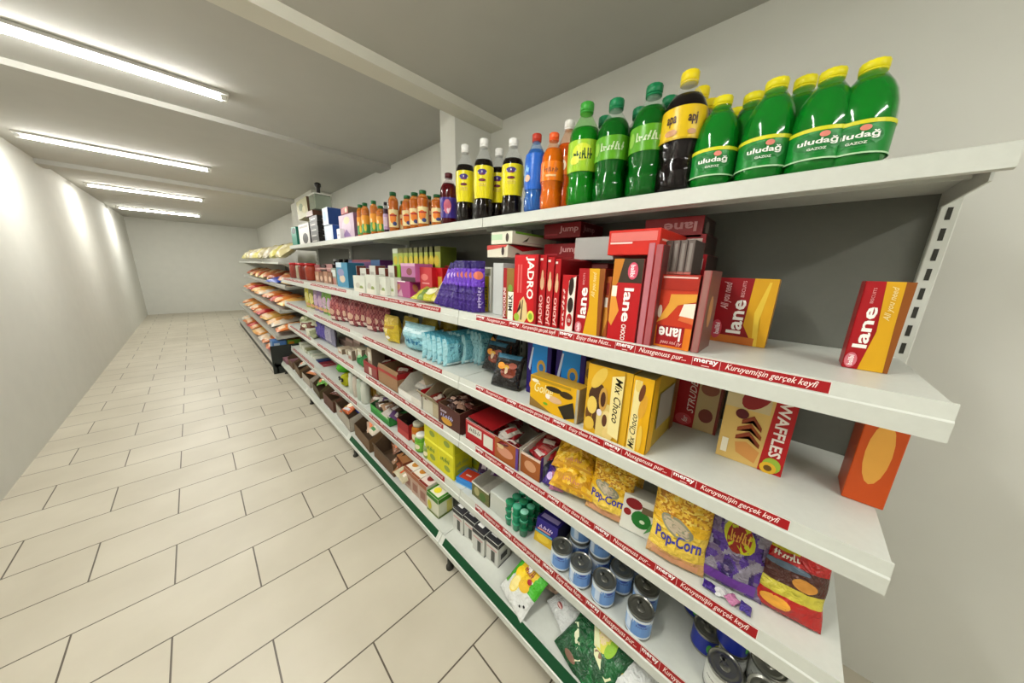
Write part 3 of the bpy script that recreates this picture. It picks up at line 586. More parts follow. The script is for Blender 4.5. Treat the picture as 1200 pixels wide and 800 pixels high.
lay('biscuit_box', 'bright red flat box lying on top of the chocolate biscuit boxes', 711.5, 299, .835, .14, .27, .066, 'c8281c', {'R': 'c82c1e', 'T': 'a82018'}, [('F', 'r', .05, .55, .95, .9, 'd8706a'), ('F', 'r', .05, .45, .5, .52, 'f0d0c8'), ('R', 'r', .05, .55, .5, .62, 'e8b8a8'), ('R', 't', 'lane', .05, .12, .3, .4, 'f4d8cc', 0, 'b')])
for k, (u, v, lb) in enumerate([(757, 321, 'dark red carton, lowest of the three behind the bright red flat box'), (756, 300, 'dark red carton, middle of the three behind the bright red flat box'), (754, 281, 'dark red carton with upside-down lettering, topmost under the top shelf')]):
    lay('wafer_carton', lb, u, v, 1.06, .17, .15, .062, '8a1018', {'R': '3a2a26'}, [('F', 't', 'lane', .35, .3, .9, .75, 'c89090', 180, 'b'), ('R', 'e', .3, .5, .14, .3, '8a807a')] if k == 2 else [('F', 'r', .65, .3, .95, .8, 'b8a8a0'), ('F', 'e', .8, .5, .1, .3, 'd8ccc4')], group='dark red cartons under the top shelf')
xx = X(772, .93, Z2+.21)
for k in range(6):
    g = carton_geo(.0165, .10, .086, '5a4e4a', {'R': '453c38', 'F': '6e625c'}, [('F', 'r', .3, .1, .7, .9, '8e8680'), ('F', 'r', 0, 0, 1, .07, 'b86a60')])
    tag(g.build('wafer_bar', loc=(xx+.0172*k, .885, Z2+.1955)), 'small dull packet standing above the orange lettered box'+nth(k, 6), 'wafer packet', 'small packets above the orange box')

# ---- shelf two, second bay: chocolate bars, red and pink boxes, white packs
for k in range(9):
    uu = [560.5, 555.5, 550.5, 545.5, 540, 534.5, 527.5, 521.5, 515][k]; ry = [0, 0, 0, 0, 2, 10, 16, 20, 24][k]
    xx = X(uu, .86, Z2)
    g = pouch_geo(.062 if k < 5 else .07, .225, .020, '3a1a7c', seed=60+k, n=16, art=[('e', .5, .72, .38, .08, 'd8745a' if k < 5 else 'd0b0ea'), ('s', .32, .08, .68, .50, 'b8a8d8', 90), ('r', .1, .88, .9, .97, '231060')],
                  regions=lambda u, v: '6a38c0' if .5 < v < .86 else ('2c1468' if v > .86 else None))
    o = g.build('chocolate_bar', loc=(xx, .86, Z2+.003), rot=Euler((R(-4), R(ry), R(58 if k < 5 else 38)), 'XYZ'))
    tag(o, 'purple chocolate wafer bar standing on end'+nth(k, 9, 'rightmost', 'leftmost', 'right'), 'chocolate bar', 'purple chocolate bars')
pouch('sweets_bag', 'yellow sweets bag lying at the shelf edge before the red boxes', 'bag', X(498, .86, Z2), .85, Z2+.02, .24, .12, .05, 'c9c22a', rx=-62, rz=8, regions=lambda u, v: '6a8a2c' if .3 < u < .5 else ('e0d060' if u > .75 else None), art=[('e', .6, .5, .15, .3, 'e8e4c0')])
pouch('sweets_bag', 'pale wrapped bag leaning on the purple chocolate bars', 'bag', X(510, .88, Z2), .88, Z2+.005, .08, .15, .04, 'a8906a', rx=-25, ry=26, rz=20, regions=lambda u, v: 'd8cfa0' if v > .5 else None)
A('sweets_box', 'red box with pink cherry picture, behind the yellow bag', 'box', 493, 507, 313, .95, .10, 'b81a24', {'F': 'c03a40'}, [('F', 'e', .4, .7, .3, .1, 'e0807a'), ('F', 'e', .6, .3, .25, .14, '9a8a30'), ('F', 'r', .2, .5, .8, .54, 'e0a0a0')])
A('sweets_box', 'bright red box with a yellow patch, left of the chocolate bars', 'box', 509, 519, 314, .98, .12, 'b8141c', {}, [('F', 'r', .5, .4, .95, .75, 'c89a2c')])
A('sweets_box', 'magenta chocolate box with brown bars, lower of the pair', 'box', 464.5, 481, 329, .92, .12, 'a83a78', {'F': 'a84a80', 'T': 'e0d8d8'}, [('F', 'e', .2, .6, .12, .22, 'c08060', -20), ('F', 'p', [(.05, .05), (.4, .5), (.5, .05)], 'c8a0b0'), ('F', 'r', .0, .93, .7, 1, 'f0e8ea'), ('R', 'e', .3, .6, .15, .25, 'b87850', 20), ('R', 'p', [(.2, .05), (.5, .5), (.9, .05)], 'c89ab0')])
xx = X(481, .92, Z2); 
lay('sweets_box', 'magenta chocolate box with brown bars, upper of the pair', 470.5, 329, .92, .18, .12, .11, 'b05a90', {'F': 'b870a0'}, [('F', 'e', .6, .55, .2, .2, '8a4a50', 20), ('F', 'r', 0, 0, 1, .25, '4a2030'), ('F', 'r', 0, .85, 1, 1, 'd8a8c8')])
A('tea_box', 'lime and yellow upright box left of the magenta boxes', 'box', 461.5, 470, 310, .99, .10, '7fae2c', {'F': '8ab83a'}, [('F', 'e', .5, .25, .35, .2, 'd8cf20')])
x1 = X(466, .99, Z2)
for k in range(9):
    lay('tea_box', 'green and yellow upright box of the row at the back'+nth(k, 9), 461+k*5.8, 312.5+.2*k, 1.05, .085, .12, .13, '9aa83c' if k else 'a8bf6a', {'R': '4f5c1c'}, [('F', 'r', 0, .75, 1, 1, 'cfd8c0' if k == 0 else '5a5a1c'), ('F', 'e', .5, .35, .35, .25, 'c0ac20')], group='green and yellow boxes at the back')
for k in range(5):
    A('sweets_box', 'dark red carton of the lower back row behind the chocolate boxes'+nth(k, 5), 'box', 484+k*9, 492.5+k*9, 309+k*.5, 1.08, .14, '7a1a22', {}, [('F', 'r', .1, .8, .9, .92, 'b04048')], group='dark red cartons of the lower back row')
wp = [(415, 428, 323, .835), (429, 441, 322, .845), (442, 453, 324, .87), (454, 463, 325, .90)]
for k, (a_, b_, vt, yy) in enumerate(wp):
    A('baby_food_pack', 'white standing pack with a small green picture'+nth(k, 4), 'pack', a_, b_, vt, yy, .07, 'd6d8cc', {}, [('F', 'e', .7, .3, .16, .12, '8a9a50'), ('F', 'e', .4, .4, .2, .18, 'c4c0b4'), ('F', 'r', .1, .0, .9, .25, 'e2ddd0')], group='white packs in the front row')
for k in range(5):
    a_ = 412.5+k*11
    A('baby_food_pack', 'taller white pack behind the front row'+nth(k, 5), 'pack', a_, a_+7, 311+(k % 2)*3, .97, .08, 'd0cec4', {'R': '7a3a30'}, [('F', 'r', .2, .55, .8, .75, 'a8a49a'), ('F', 'e', .6, .35, .2, .08, '4a4a44')], group='taller white packs behind')
A('display_carton', 'purple and blue display carton behind the white packs', 'carton', 411, 447, 304.5, 1.10, .14, '5f2a62', {}, [('F', 'r', .0, .0, .12, 1, '2a4a80'), ('F', 'r', .75, .0, 1, 1, '24507e'), ('F', 'r', .15, .93, .75, 1, '8a2a3c')])
A('cereal_box', 'pale blue and teal box with an egg-shaped picture', 'box', 396, 409, 307.5, .90, .14, '3a86a8', {'R': '28607e'}, [('F', 'r', 0, .8, .5, 1, 'c8d8e4'), ('F', 'e', .5, .35, .25, .16, 'd8c0a8'), ('F', 'e', .4, .6, .3, .15, '8a8ab0')])
A('small_pack', 'small grey and green pack left of the pale blue box', 'pack', 389.5, 395, 314, .96, .10, '8a9488', {}, [('F', 'r', .1, .5, .9, .9, 'd8e0dc'), ('F', 'r', .1, 0, .9, .4, 'b07a70')])
for k in range(4):
    A('cocoa_box', 'pink and brown upright box beside the red-lidded jars'+nth(k, 4), 'box', 370+k*5, 374.6+k*5, 318+(k % 2), .95, .12, 'b07e62' if k % 2 == 0 else '7a4c34', {}, [('F', 'e', .5, .4, .3, .25, 'd8b8a0')], group='pink and brown upright boxes')
for k in range(3):
    lay('cocoa_box', 'pinkish flat box on the pink and brown upright boxes'+nth(k, 3), 369+k*6, 317.5, 1.0, .26, .16, .075, ['a8686a', '2a2224', 'b07a78'][k], {'R': '2a2424'}, [('F', 'r', .1, .3, .9, .5, 'cfa8a0')], group='flat boxes on the pink and brown row')
for k in range(4):
    xx = X(347+k*5.5, .95, Z2)
    j = empty('jam_jar', (xx, .95+.02*(k % 2), Z2+.001)); g = G(); g.lathe([(0, .05), (.01, .062), (.15, .062), (.17, .055)], mt(['8a3a30', 'a89a80', '7a2a20', 'a0402c'][k], .15), n=16); g.build('jar_glass', j)
    g = G(); g.lathe([(.17, .058), (.20, .058)], mt('b01c20', .3), n=16); g.build('jar_lid', j)
    tag(j, 'red-lidded jar at the far end of the second shelf'+nth(k, 4), 'jar', 'red-lidded jars')
for k in range(3):
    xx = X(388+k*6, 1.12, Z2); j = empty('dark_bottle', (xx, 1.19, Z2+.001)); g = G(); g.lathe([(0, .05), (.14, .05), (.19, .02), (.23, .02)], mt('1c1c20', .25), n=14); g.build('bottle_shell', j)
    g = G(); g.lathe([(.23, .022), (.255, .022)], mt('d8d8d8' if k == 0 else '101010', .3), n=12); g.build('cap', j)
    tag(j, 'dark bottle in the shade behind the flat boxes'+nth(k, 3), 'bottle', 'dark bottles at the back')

# ================================================================== shelf three
B = sb(Z3)
# wafer and strudel boxes at the near end
WAF = [('F', 'r', 0, 0, 1, 1, 'd8b468'), ('F', 'r', 0, .66, .66, 1, 'cbb88c'), ('F', 'e', .45, .84, .24, .14, '8a1a1c', 30), ('F', 'p', [(.66, 0), (.72, 1), (1, 1), (1, 0)], 'b0161a'), ('F', 'p', [(.30, .12), (.60, .05), (.64, .20), (.42, .28), (.26, .24)], 'd2914c'),
       ('F', 'p', [(.25, .28), (.45, .36), (.62, .24), (.62, .29), (.44, .41), (.25, .33)], '8a3a1c'), ('F', 'p', [(.25, .38), (.45, .46), (.62, .34), (.62, .39), (.44, .51), (.25, .43)], '96461f'), ('F', 'p', [(.30, .48), (.46, .56), (.60, .44), (.60, .49), (.46, .61), (.30, .53)], '8a3a1c'),
       ('F', 'e', .28, .60, .10, .06, '5a1418'), ('F', 't', 'WAFFLES', .76, .20, .93, .85, 'f4e8e0', -90, 'b'), ('F', 'e', .84, .10, .13, .09, '9ab83c'), ('F', 'e', .80, .06, .12, .07, 'e0b02c'), ('F', 'e', .80, .06, .06, .035, '6a4a1c'), ('F', 'r', .06, .08, .16, .26, 'f0e8d0')]
B('wafer_box', 'tall waffle biscuit box with layered waffle picture, at the right edge', 'box', 838, 915, 450, 1.0, .05, 'b8945a', {'R': '9a1418'}, WAF)
STR = [('F', 'r', 0, 0, .5, 1, 'a0141c'), ('F', 'r', .48, 0, 1, 1, 'c2a878'), ('F', 'e', .72, .30, .16, .13, '7a3426'), ('F', 'e', .72, .80, .2, .12, '9a5a40'), ('F', 'r', .94, 0, 1, 1, '7a2a1c'), ('F', 't', 'STRUDEL', .28, .28, .44, .95, 'e8d0c8', 90, 'i'), ('F', 'e', .24, .13, .2, .11, 'c04a50'), ('F', 't', 'for', .20, .08, .34, .2, 'f0dcd8', 90, 'i')]
B('biscuit_box', 'red and beige strudel biscuit box standing at the back', 'box', 788, 838, 441, 1.12, .05, '8a1218', {'R': '7a4a20'}, STR)
B('biscuit_box', 'orange and red box at the near end of the third shelf', 'box', 985, 1035, 470, 1.02, .10, 'c8501c', {}, [('F', 'e', .5, .5, .3, .3, 'e8a84a')])
# big yellow assortment box
MIX = [('F', 'r', 0, 0, 1, 1, 'dba820'), ('F', 'e', .25, .60, .20, .14, '4a2e1c', 30), ('F', 'e', .34, .22, .16, .16, '5a3a20'), ('F', 'e', .10, .28, .08, .12, '6a4420'), ('F', 'r', .30, .0, .58, .5, 'e0c878'), ('F', 'e', .30, .44, .12, .07, '3a2416', 20), ('F', 'e', .28, .83, .22, .10, 'e0bc50', 40), ('F', 'e', .17, .42, .12, .13, 'e8c860'), ('F', 'e', .14, .14, .12, .10, 'e0b848'), ('F', 'e', .42, .55, .10, .17, 'c89a48'), ('F', 'e', .42, .55, .06, .11, '4a2a1a'),
       ('F', 'e', .36, .35, .06, .05, 'e8e0e8'), ('F', 'e', .54, .28, .11, .13, 'ecd490'), ('F', 'e', .50, .26, .06, .09, '5a3420'), ('F', 'e', .60, .08, .12, .09, 'e8cc80'), ('F', 'p', [(.60, .1), (.58, .9), (.84, .95), (.84, .05)], 'efdf9c'), ('F', 'r', .845, 0, .86, 1, '8a6a20'), ('F', 't', 'Mix Choco', .66, .28, .82, .90, '2a2010', -90, 'i')]
MIXR = [('R', 'r', 0, 0, 1, 1, 'dcb028')]
MIX2 = [('F', 'r', 0, 0, 1, 1, 'e2aa12'), ('F', 'p', [(.05, .0), (.1, .95), (.45, .95), (.5, 0)], 'efdf9c'), ('F', 't', 'Mix Choco', .10, .02, .42, .50, '2a2010', 90, 'i'), ('F', 'e', .62, .62, .22, .14, 'd8a030', 30), ('F', 'e', .5, .80, .16, .10, '6a3a20', 30), ('F', 'e', .28, .88, .14, .08, 'e8cc70'), ('F', 'e', .66, .2, .12, .18, 'e8c048')]
x0_ = X(685, .843, Z3); x1_ = X(731, .826, Z3); x2_ = X(754, .826, Z3)
h_ = ZV(432, (x0_+x1_)/2, .83)-Z3
g = carton_geo(x1_-x0_-.002, .25, h_, 'd9a31c', {'R': 'b08a2a', 'T': '8a8060'}, MIX); tag(g.build('biscuit_box', loc=((x0_+x1_)/2, .832, Z3+.001)), 'large yellow assortment box with biscuit pictures and downward black writing', 'box', 'yellow assortment boxes')
g = carton_geo(x2_-x1_-.002, .25, h_-.002, 'd9a31c', {'R': 'b09228', 'T': '9a8a50'}, MIX2+[('R', 'r', 0, 0, .16, 1, 'e0aa14'), ('R', 'r', .25, .25, .8, .75, '9a948a'), ('R', 'r', .84, 0, 1, 1, '8a5a2a')]); tag(g.build('biscuit_box', loc=((x1_+x2_)/2, .832, Z3+.001)), 'yellow assortment box edge-on, black writing reading upwards, beside the large one', 'box', 'yellow assortment boxes')
B('biscuit_box', 'dark yellow and brown box squeezed left of the large assortment box', 'box', 681, 690, 424, .90, .10, 'a07c1c', {}, [('F', 'e', .5, .8, .4, .1, '5a4018'), ('F', 'r', .2, .1, .8, .6, '4a3416')])
DAM = [('F', 'r', 0, 0, 1, 1, 'e0ac14'), ('F', 'p', [(0, 0), (0, .3), (.5, .0)], '8a6a30'), ('F', 't', 'Golde', .10, .52, .50, .82, 'f2e4a8', 0, 'i'), ('F', 'e', .52, .76, .17, .08, '2c2016'), ('F', 'e', .76, .72, .13, .10, '3a2a16'), ('F', 'e', .54, .46, .15, .10, 'd8b088'), ('F', 'e', .40, .50, .05, .08, 'f2e8e0'),
       ('F', 'p', [(.62, .30), (.90, .58), (.96, .15), (.76, .0)], '2a2418'), ('F', 'r', .955, 0, 1, 1, 'b0a890'), ('F', 'e', .36, .25, .05, .04, '6ab02c'), ('F', 'r', .02, .9, .85, .98, 'b08a1c'), ('F', 'e', .12, .86, .08, .05, 'f0e8d0')]
B('biscuit_box', 'yellow cream biscuit box with dark chocolate pieces on its front', 'box', 620.5, 676, 447, .842, .06, 'c0921c', {'R': 'a8a08c', 'T': 'b8922a'}, DAM)
for i, (a_, b_, vt) in enumerate([(616, 643, 404), (648, 681, 411)]):
    B('wafer_box', 'blue and purple wafer box behind the yellow cream biscuits'+nth(i, 2), 'box', a_, b_, vt-2, .93, .08, '2a1a6a', {'R': '1c1248'},
      [('F', 'r', .22, 0, .84, 1, '1f86d8'), ('F', 'e', .62, .56, .18, .14, 'c89a30'), ('F', 'e', .62, .56, .10, .07, '2a70b4'), ('F', 'p', [(.08, .5), (.22, .9), (.28, .9), (.16, .45)], 'c8d0e8'), ('F', 'e', .30, .18, .15, .08, 'e0943a'), ('F', 't', 'ulk', .66, .24, .9, .42, 'd0dcf4', 0, 'b')], group='blue and purple wafer boxes')
# black cake packs
for k, (u, y, z, rx, rz) in enumerate([(591, .885, 0, -22, 12), (577, .965, .015, -20, 4), (590, 1.04, .03, -12, 8), (583, 1.10, .04, -8, -6)]):
    g = pouch_geo(.15, .15, .075, '17100e', seed=80+k, n=30, regions=lambda u, v: ('3f7a98' if v > .86 and .1 < u < .9 else ('7a2c14' if ((u-.62)/.26)**2+((v-.50)/.22)**2 < 1 else None)),
                  art=[('e', .36, .62, .14, .10, 'e89a34'), ('e', .55, .60, .10, .06, 'e0b040'), ('e', .56, .50, .06, .10, 'd8c0a0'), ('e', .74, .66, .12, .09, 'a85a48'), ('e', .66, .36, .16, .05, '8a4a38')])
    o = g.build('cake_pack', loc=(X(u, y, Z3), y, Z3+.004+z), rot=Euler((R(rx), 0, R(rz)), 'XYZ'))
    tag(o, 'dark cake pack with orange cake picture'+nth(k, 4, 'in front', 'farthest back', 'front'), 'cake pack', 'dark cake packs on the third shelf')
# cyan wafer packs and yellow rusks
def shrink(name, label, cat, u0, u1, vt, y, z, dp, base, spine, n, art=(), group=None, side=None):
    """block of flat packets standing in a row, every packet its own thing"""
    x0, x1 = X(u0, y, z), X(u1, y, z); wd = (x1-x0)/n; h = ZV(vt, (x0+x1)/2, y)-z
    for k in range(n):
        g = pouch_geo(dp, h, wd*1.05, base, seed=100+k+int(u0), n=12, art=art, regions=spine)
        o = g.build(name, loc=(x0+wd*(k+.5), y+dp/2, z+.002), rot=(0, 0, R(90)))
        tag(o, label+nth(k, n), cat, group)
for i, (u0, u1, vt, yy) in enumerate([(492, 522, 389, .845), (524, 543, 388, .95), (545, 562, 387, 1.0)]):
    n = [5, 4, 4][i]; x0, x1 = X(u0, yy, Z3), X(u1, yy, Z3); wd = (x1-x0)/n
    for k in range(n):
        h = ZV(vt, x0, yy)-Z3
        g = pouch_geo(.15, h, wd*1.35, '7fc4d4', seed=120+k+i*7, n=18, art=[('s', .2, .25, .8, .75, '2a6a98', 90), ('r', .1, .04, .9, .12, 'd8eef2')], regions=lambda u, v: 'a8dce6' if u < .12 or u > .9 else ('5ab0c8' if v > .8 else None))
        o = g.build('wafer_pack', loc=(x0+wd*(k+.5), yy+.075, Z3+.002), rot=(0, 0, R(90)))
        tag(o, ['pale cyan wafer pack of the front block', 'pale cyan wafer pack of the middle block', 'pale cyan wafer pack of the block farthest right'][i]+nth(k, n), 'wafer pack', 'pale cyan wafer packs, block '+['one', 'two', 'three'][i])
g = pouch_geo(.30, .17, .14, '8cc8d6', seed=150, art=[('r', .1, .7, .9, .85, 'd0eaf0'), ('s', .2, .3, .8, .5, '2a78a4')], regions=lambda u, v: 'a8d8e2' if v > .6 else None)
tag(g.build('wafer_pack', loc=(X(483, .90, Z3)+.05, .93, Z3+.002), rot=(0, 0, R(8))), 'wide cyan wrapped pack, left of the standing wafer packs', 'wafer pack')
for k in range(4):
    g = pouch_geo(.17, .185-.01*k, .10, 'd8b92c', seed=160+k, art=[('e', .45, .45, .2, .12, 'e8dc90'), ('r', .1, .55, .9, .65, 'b0862c'), ('e', .5, .2, .15, .06, 'f2ecd8')], regions=lambda u, v: 'c4a83c' if v > .7 else ('e4d05a' if u < .2 else None))
    tag(g.build('rusk_pack', loc=(X(462, .93, Z3)+.05+.08*k, .90+.10*k, Z3+.002), rot=(0, 0, R(4))), 'yellow wrapped rusk pack, left of the cyan wafer packs'+nth(k, 4, 'in front', 'farthest back', 'front'), 'rusk pack', 'yellow rusk packs')
for k in range(9):
    u = 390+k*7.2; yy = .86+.02*(k % 3)+.012*k
    x = X(u+3, yy, Z3)
    g = pouch_geo(.13, .245-.012*(k % 3), .075, '7c2a34', seed=170+k, n=14, art=[('e', .5, .35, .3, .12, 'c8a08a'), ('e', .4, .62, .2, .1, 'b0605a'), ('r', .2, .06, .8, .18, 'd8c0b4')], regions=lambda u, v: 'a85a5a' if (int(u*9)+int(v*11)) % 2 else None)
    tag(g.build('nut_bag', loc=(x, yy, Z3+.002), rot=(R(-5), 0, R(10))), 'dark red bag with pale pictures, third bay'+nth(k, 9), 'bag', 'dark red bags of the third bay')
for k in range(3):
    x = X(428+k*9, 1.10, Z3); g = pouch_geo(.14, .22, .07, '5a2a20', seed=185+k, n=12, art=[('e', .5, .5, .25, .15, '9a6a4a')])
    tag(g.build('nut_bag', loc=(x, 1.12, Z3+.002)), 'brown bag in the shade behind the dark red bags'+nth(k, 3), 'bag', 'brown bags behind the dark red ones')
for k, c in enumerate(['d2c41c', '8a8a2c', '9a7c98', 'a07ab0', '6aa02c', '7ab832']):
    x = X(362+k*5.2, .90, Z3); g = pouch_geo(.20, .25, .07, c, seed=190+k, n=12, art=[('e', .5, .5, .25, .25, 'd8cf80' if k < 2 else 'c8a8c0'), ('e', .5, .18, .3, .08, 'd8a070')])
    tag(g.build('snack_bag', loc=(x, .92, Z3+.002), rot=(0, 0, R(12))), ['bright yellow', 'olive', 'greyish lilac', 'purple', 'mid green', 'light green'][k]+' snack bag in the far coloured row of the third shelf', 'bag')

# ================================================================== shelf four
Cc = sb(Z4)
# open carton trays
ARTR = [('F', 'r', 0, 0, 1, 1, 'a80f1a'), ('F', 'r', .02, .92, 1, .97, 'd88a84'), ('F', 'r', .05, .40, .34, .80, 'd8d8cc'), ('F', 'r', .38, .20, .56, .78, 'd8d8cc'), ('F', 's', .08, .52, .31, .72, '6a6a60'), ('F', 'p', [(.60, 0), (.60, 1), (1, 1), (1, 0)], '9a5020'), ('F', 'e', .78, .5, .14, .22, 'c88a70'), ('F', 'e', .70, .7, .06, .12, 'd8c090'), ('F', 'r', .96, 0, 1, 1, '5a3a8a')]
xa, xb = X(545, .822, Z4), X(606, .822, Z4)
TR = tray('carton_tray', 'big red open carton of wrapped cakes with white panels on its front', 'carton', xa, xb, .827, Z4+.001, .34, .115, '9a0e18', 'c8c4b8', front=.105, art=ARTR+[('R', 'r', .0, .0, 1, 1, 'cfcdc2')], backh=.12)
for k in range(14):
    cx = xa+.05+(xb-xa-.09)*((k*0.37) % 1); cyy = .86+.25*((k*.61) % 1)
    g = pouch_geo(.10, .055, .028, ['a8141e', '6a0e14', 'd8d0c4', '8a1a20'][k % 4], seed=200+k, n=10, art=[('r', .2, .3, .8, .7, 'd8c8c0' if k % 2 else 'c03a3a')])
    tag(g.build('cake_bar', loc=(cx, cyy, Z4+.045+.018*(k % 3)), rot=Euler((R(-75), 0, R(40*k)), 'XYZ')), 'wrapped red cake bar in the big red carton, %s of the heap' % ['front left corner', 'back part', 'middle', 'right side', 'left side', 'far corner', 'front middle', 'upper layer', 'lower layer', 'front right corner', 'near the wall', 'rear left', 'rear right', 'topmost'][k], 'cake bar', 'wrapped cake bars in the red carton')
g = G(); g.box((0, 0, 0), ((xb-xa)*.50, .31, .003), mt('8e0c14', .45, 0, 'card')); g.build('lid_flap', TR, (-(xb-xa)/2+.004, .012, .114), (R(1.2), R(2), 0))
# brown and beige cartons to the left
xc_, xd_ = X(514, .815, Z4), X(541, .815, Z4)
tray('carton_tray', 'dark brown display carton with white lettering, left of the big red carton', 'carton', xc_, xd_-.012, .815, Z4+.001, .22, .125, '4a1c14', '6a4a34', front=.12,
     art=[('F', 's', .12, .66, .40, .80, 'e0d8e8'), ('F', 'e', .40, .30, .25, .16, 'c8922c'), ('F', 's', .12, .44, .70, .64, 'b8b8e8')])
for k in range(6):
    g = pouch_geo(.09, .05, .03, ['3a2420', '8a6a58', '5a2a24'][k % 3], seed=220+k, n=8, art=[('r', .3, .3, .7, .7, 'b09080')])
    tag(g.build('cake_bar', loc=(xc_+.05+.025*k, .86+.03*(k % 3), Z4+.12), rot=Euler((R(-70), 0, R(35*k)), 'XYZ')), 'small brown wrapped bar in the dark brown carton'+nth(k, 6), 'cake bar', 'small bars in the dark brown carton')
xe_, xf_ = X(500, .84, Z4), X(517, .84, Z4)
tray('carton_tray', 'torn beige carton with open flaps, left of the dark brown one', 'carton', xe_-.02, xc_-.01, .83, Z4+.001, .36, .15, 'b9ab8c', 'a8987a', front=.09, art=[('F', 'r', 0, 0, .6, 1, 'c8c4b4')], flaps=[('F', .07, 38), ('L', .07, 30), ('R', .06, 40)])
g = G(); g.box((0, 0, 0), (.14, .1, .05), mt('8a0f18', .4), .004); tag(g.build('sweets_box', loc=(xe_+.10, 1.02, Z4+.10), rot=(0, R(10), R(15))), 'dark red box showing inside the torn beige carton', 'box')
xg, xh = X(468, .83, Z4), X(497, .83, Z4)
tray('carton_tray', 'white carton with red banner lettering, left of the torn beige one', 'carton', xg, xe_-.035, .825, Z4+.001, .36, .13, 'ddd8ce', 'd0ccc0', front=.05, art=[('F', 'r', 0, .2, .6, .9, 'e8e6e0'), ('R', 'r', 0, 0, 1, 1, 'e0dcd2'), ('R', 'p', [(0, .62), (0, .95), (1, 1), (1, .80)], 'b0141c'), ('R', 's', .25, .72, .85, .88, 'f0d8d0'), ('R', 's', .1, .42, .5, .52, '6a6a60'), ('R', 'e', .62, .5, .05, .05, '4a2418'), ('R', 'e', .82, .5, .12, .12, '6a4030')], backh=.15)
xi, xj = X(447, .84, Z4), X(464, .84, Z4)
tray('carton_tray', 'tan carton with torn red top, right of the dark red one', 'carton', xi-.02, xg-.02, .83, Z4+.001, .34, .13, '9a7452', '8a6a48', front=.115, art=[('F', 'r', 0, .8, 1, 1, 'a82a24'), ('R', 'r', 0, .7, 1, 1, '9a1a1c')], flaps=[('F', .03, -20)])
xk = X(430, .85, Z4)
tray('carton_tray', 'dark red open carton, leftmost of the carton row', 'carton', xk, xi-.04, .83, Z4+.001, .34, .13, '9a1a22', '7a4a3a', front=.10, art=[('F', 'r', .05, .1, .95, .75, '8a3a38'), ('F', 'r', .4, .1, .6, .7, 'd8c8b8')], backh=.15)
for k, (bx, by, cc_) in enumerate([(xg+.10, .92, 'c8c4bc'), (xg+.22, .98, 'b8b0a4'), (xi+.10, .95, '8a2a24'), (xk+.12, .95, '6a1c1c'), (xk+.25, 1.0, '8a4a3a'), (xe_+.08, .90, '7a2a20')]):
    g = pouch_geo(.13, .09, .05, cc_, seed=230+k, n=10, art=[('r', .2, .3, .8, .6, 'd8c8b8')])
    tag(g.build('sweets_bag', loc=(bx, by, Z4+.05), rot=Euler((R(-65), 0, R(20*k)), 'XYZ')), 'loose packet %s' % ['lying at the front of the white banner carton', 'lying deeper in the white banner carton', 'inside the tan carton', 'inside the leftmost dark red carton, left', 'inside the leftmost dark red carton, right', 'inside the torn beige carton'][k], 'packet')
# second red tray
xl, xm = X(582, .85, Z4), X(640, .85, Z4)
tray('carton_tray', 'white-sided open tray of red wrapped wafers, right of the big red carton', 'carton', xb+.004, X(632, .838, Z4), .838, Z4+.001, .30, .11, '9a5424', 'd8d6cc', front=.095, art=[('F', 'r', 0, 0, 1, 1, '9a5424'), ('F', 'e', .5, .5, .3, .25, 'c8906a'), ('F', 'r', 0, .9, 1, 1, 'e0c8b8'), ('R', 'r', 0, 0, 1, 1, 'c4c4ba'), ('R', 'r', 0, 0, .06, 1, '4a2a7a')])
for k in range(10):
    g = pouch_geo(.11, .05, .026, ['9a121c', 'b0202a', '7a0e18'][k % 3], seed=240+k, n=10, art=[('r', .25, .25, .75, .75, 'e0d0c8' if k % 3 == 0 else 'b05a50')])
    tag(g.build('wafer_bar', loc=(xb+.05+.045*((k*.4) % 1), .87+.025*k, Z4+.075+.012*(k % 2)), rot=Euler((R(-78), 0, R(-20+13*k)), 'XYZ')), 'red wrapped wafer in the white-sided tray'+nth(k, 10, 'in front', 'farthest back', 'front'), 'wafer bar', 'wrapped wafers in the white-sided tray')
# small purple and pink sweets
for k in range(12):
    xx = -.578+.020*((k*5) % 3)+.006*(k//3); yy = .838+.032*(k//2)
    g = pouch_geo(.055, .075, .03, ['3a1f7a', 'b06a8a', '5a4ab0', '2a2a3a', 'c8a88a', '4a2a8a'][k % 6], seed=255+k, n=8, art=[('e', .5, .5, .25, .2, ['c8b0e0', 'e8c0c8', 'd0d0f0'][k % 3])])
    tag(g.build('sweets_pack', loc=(xx, yy, Z4+.012+.014*(k//4)), rot=Euler((R(-38), 0, R(25*k)), 'XYZ')), 'small purple or pink sweets pack between tray and popcorn'+nth(k, 12, 'in front', 'farthest back', 'front'), 'sweets pack', 'small purple and pink sweets packs')
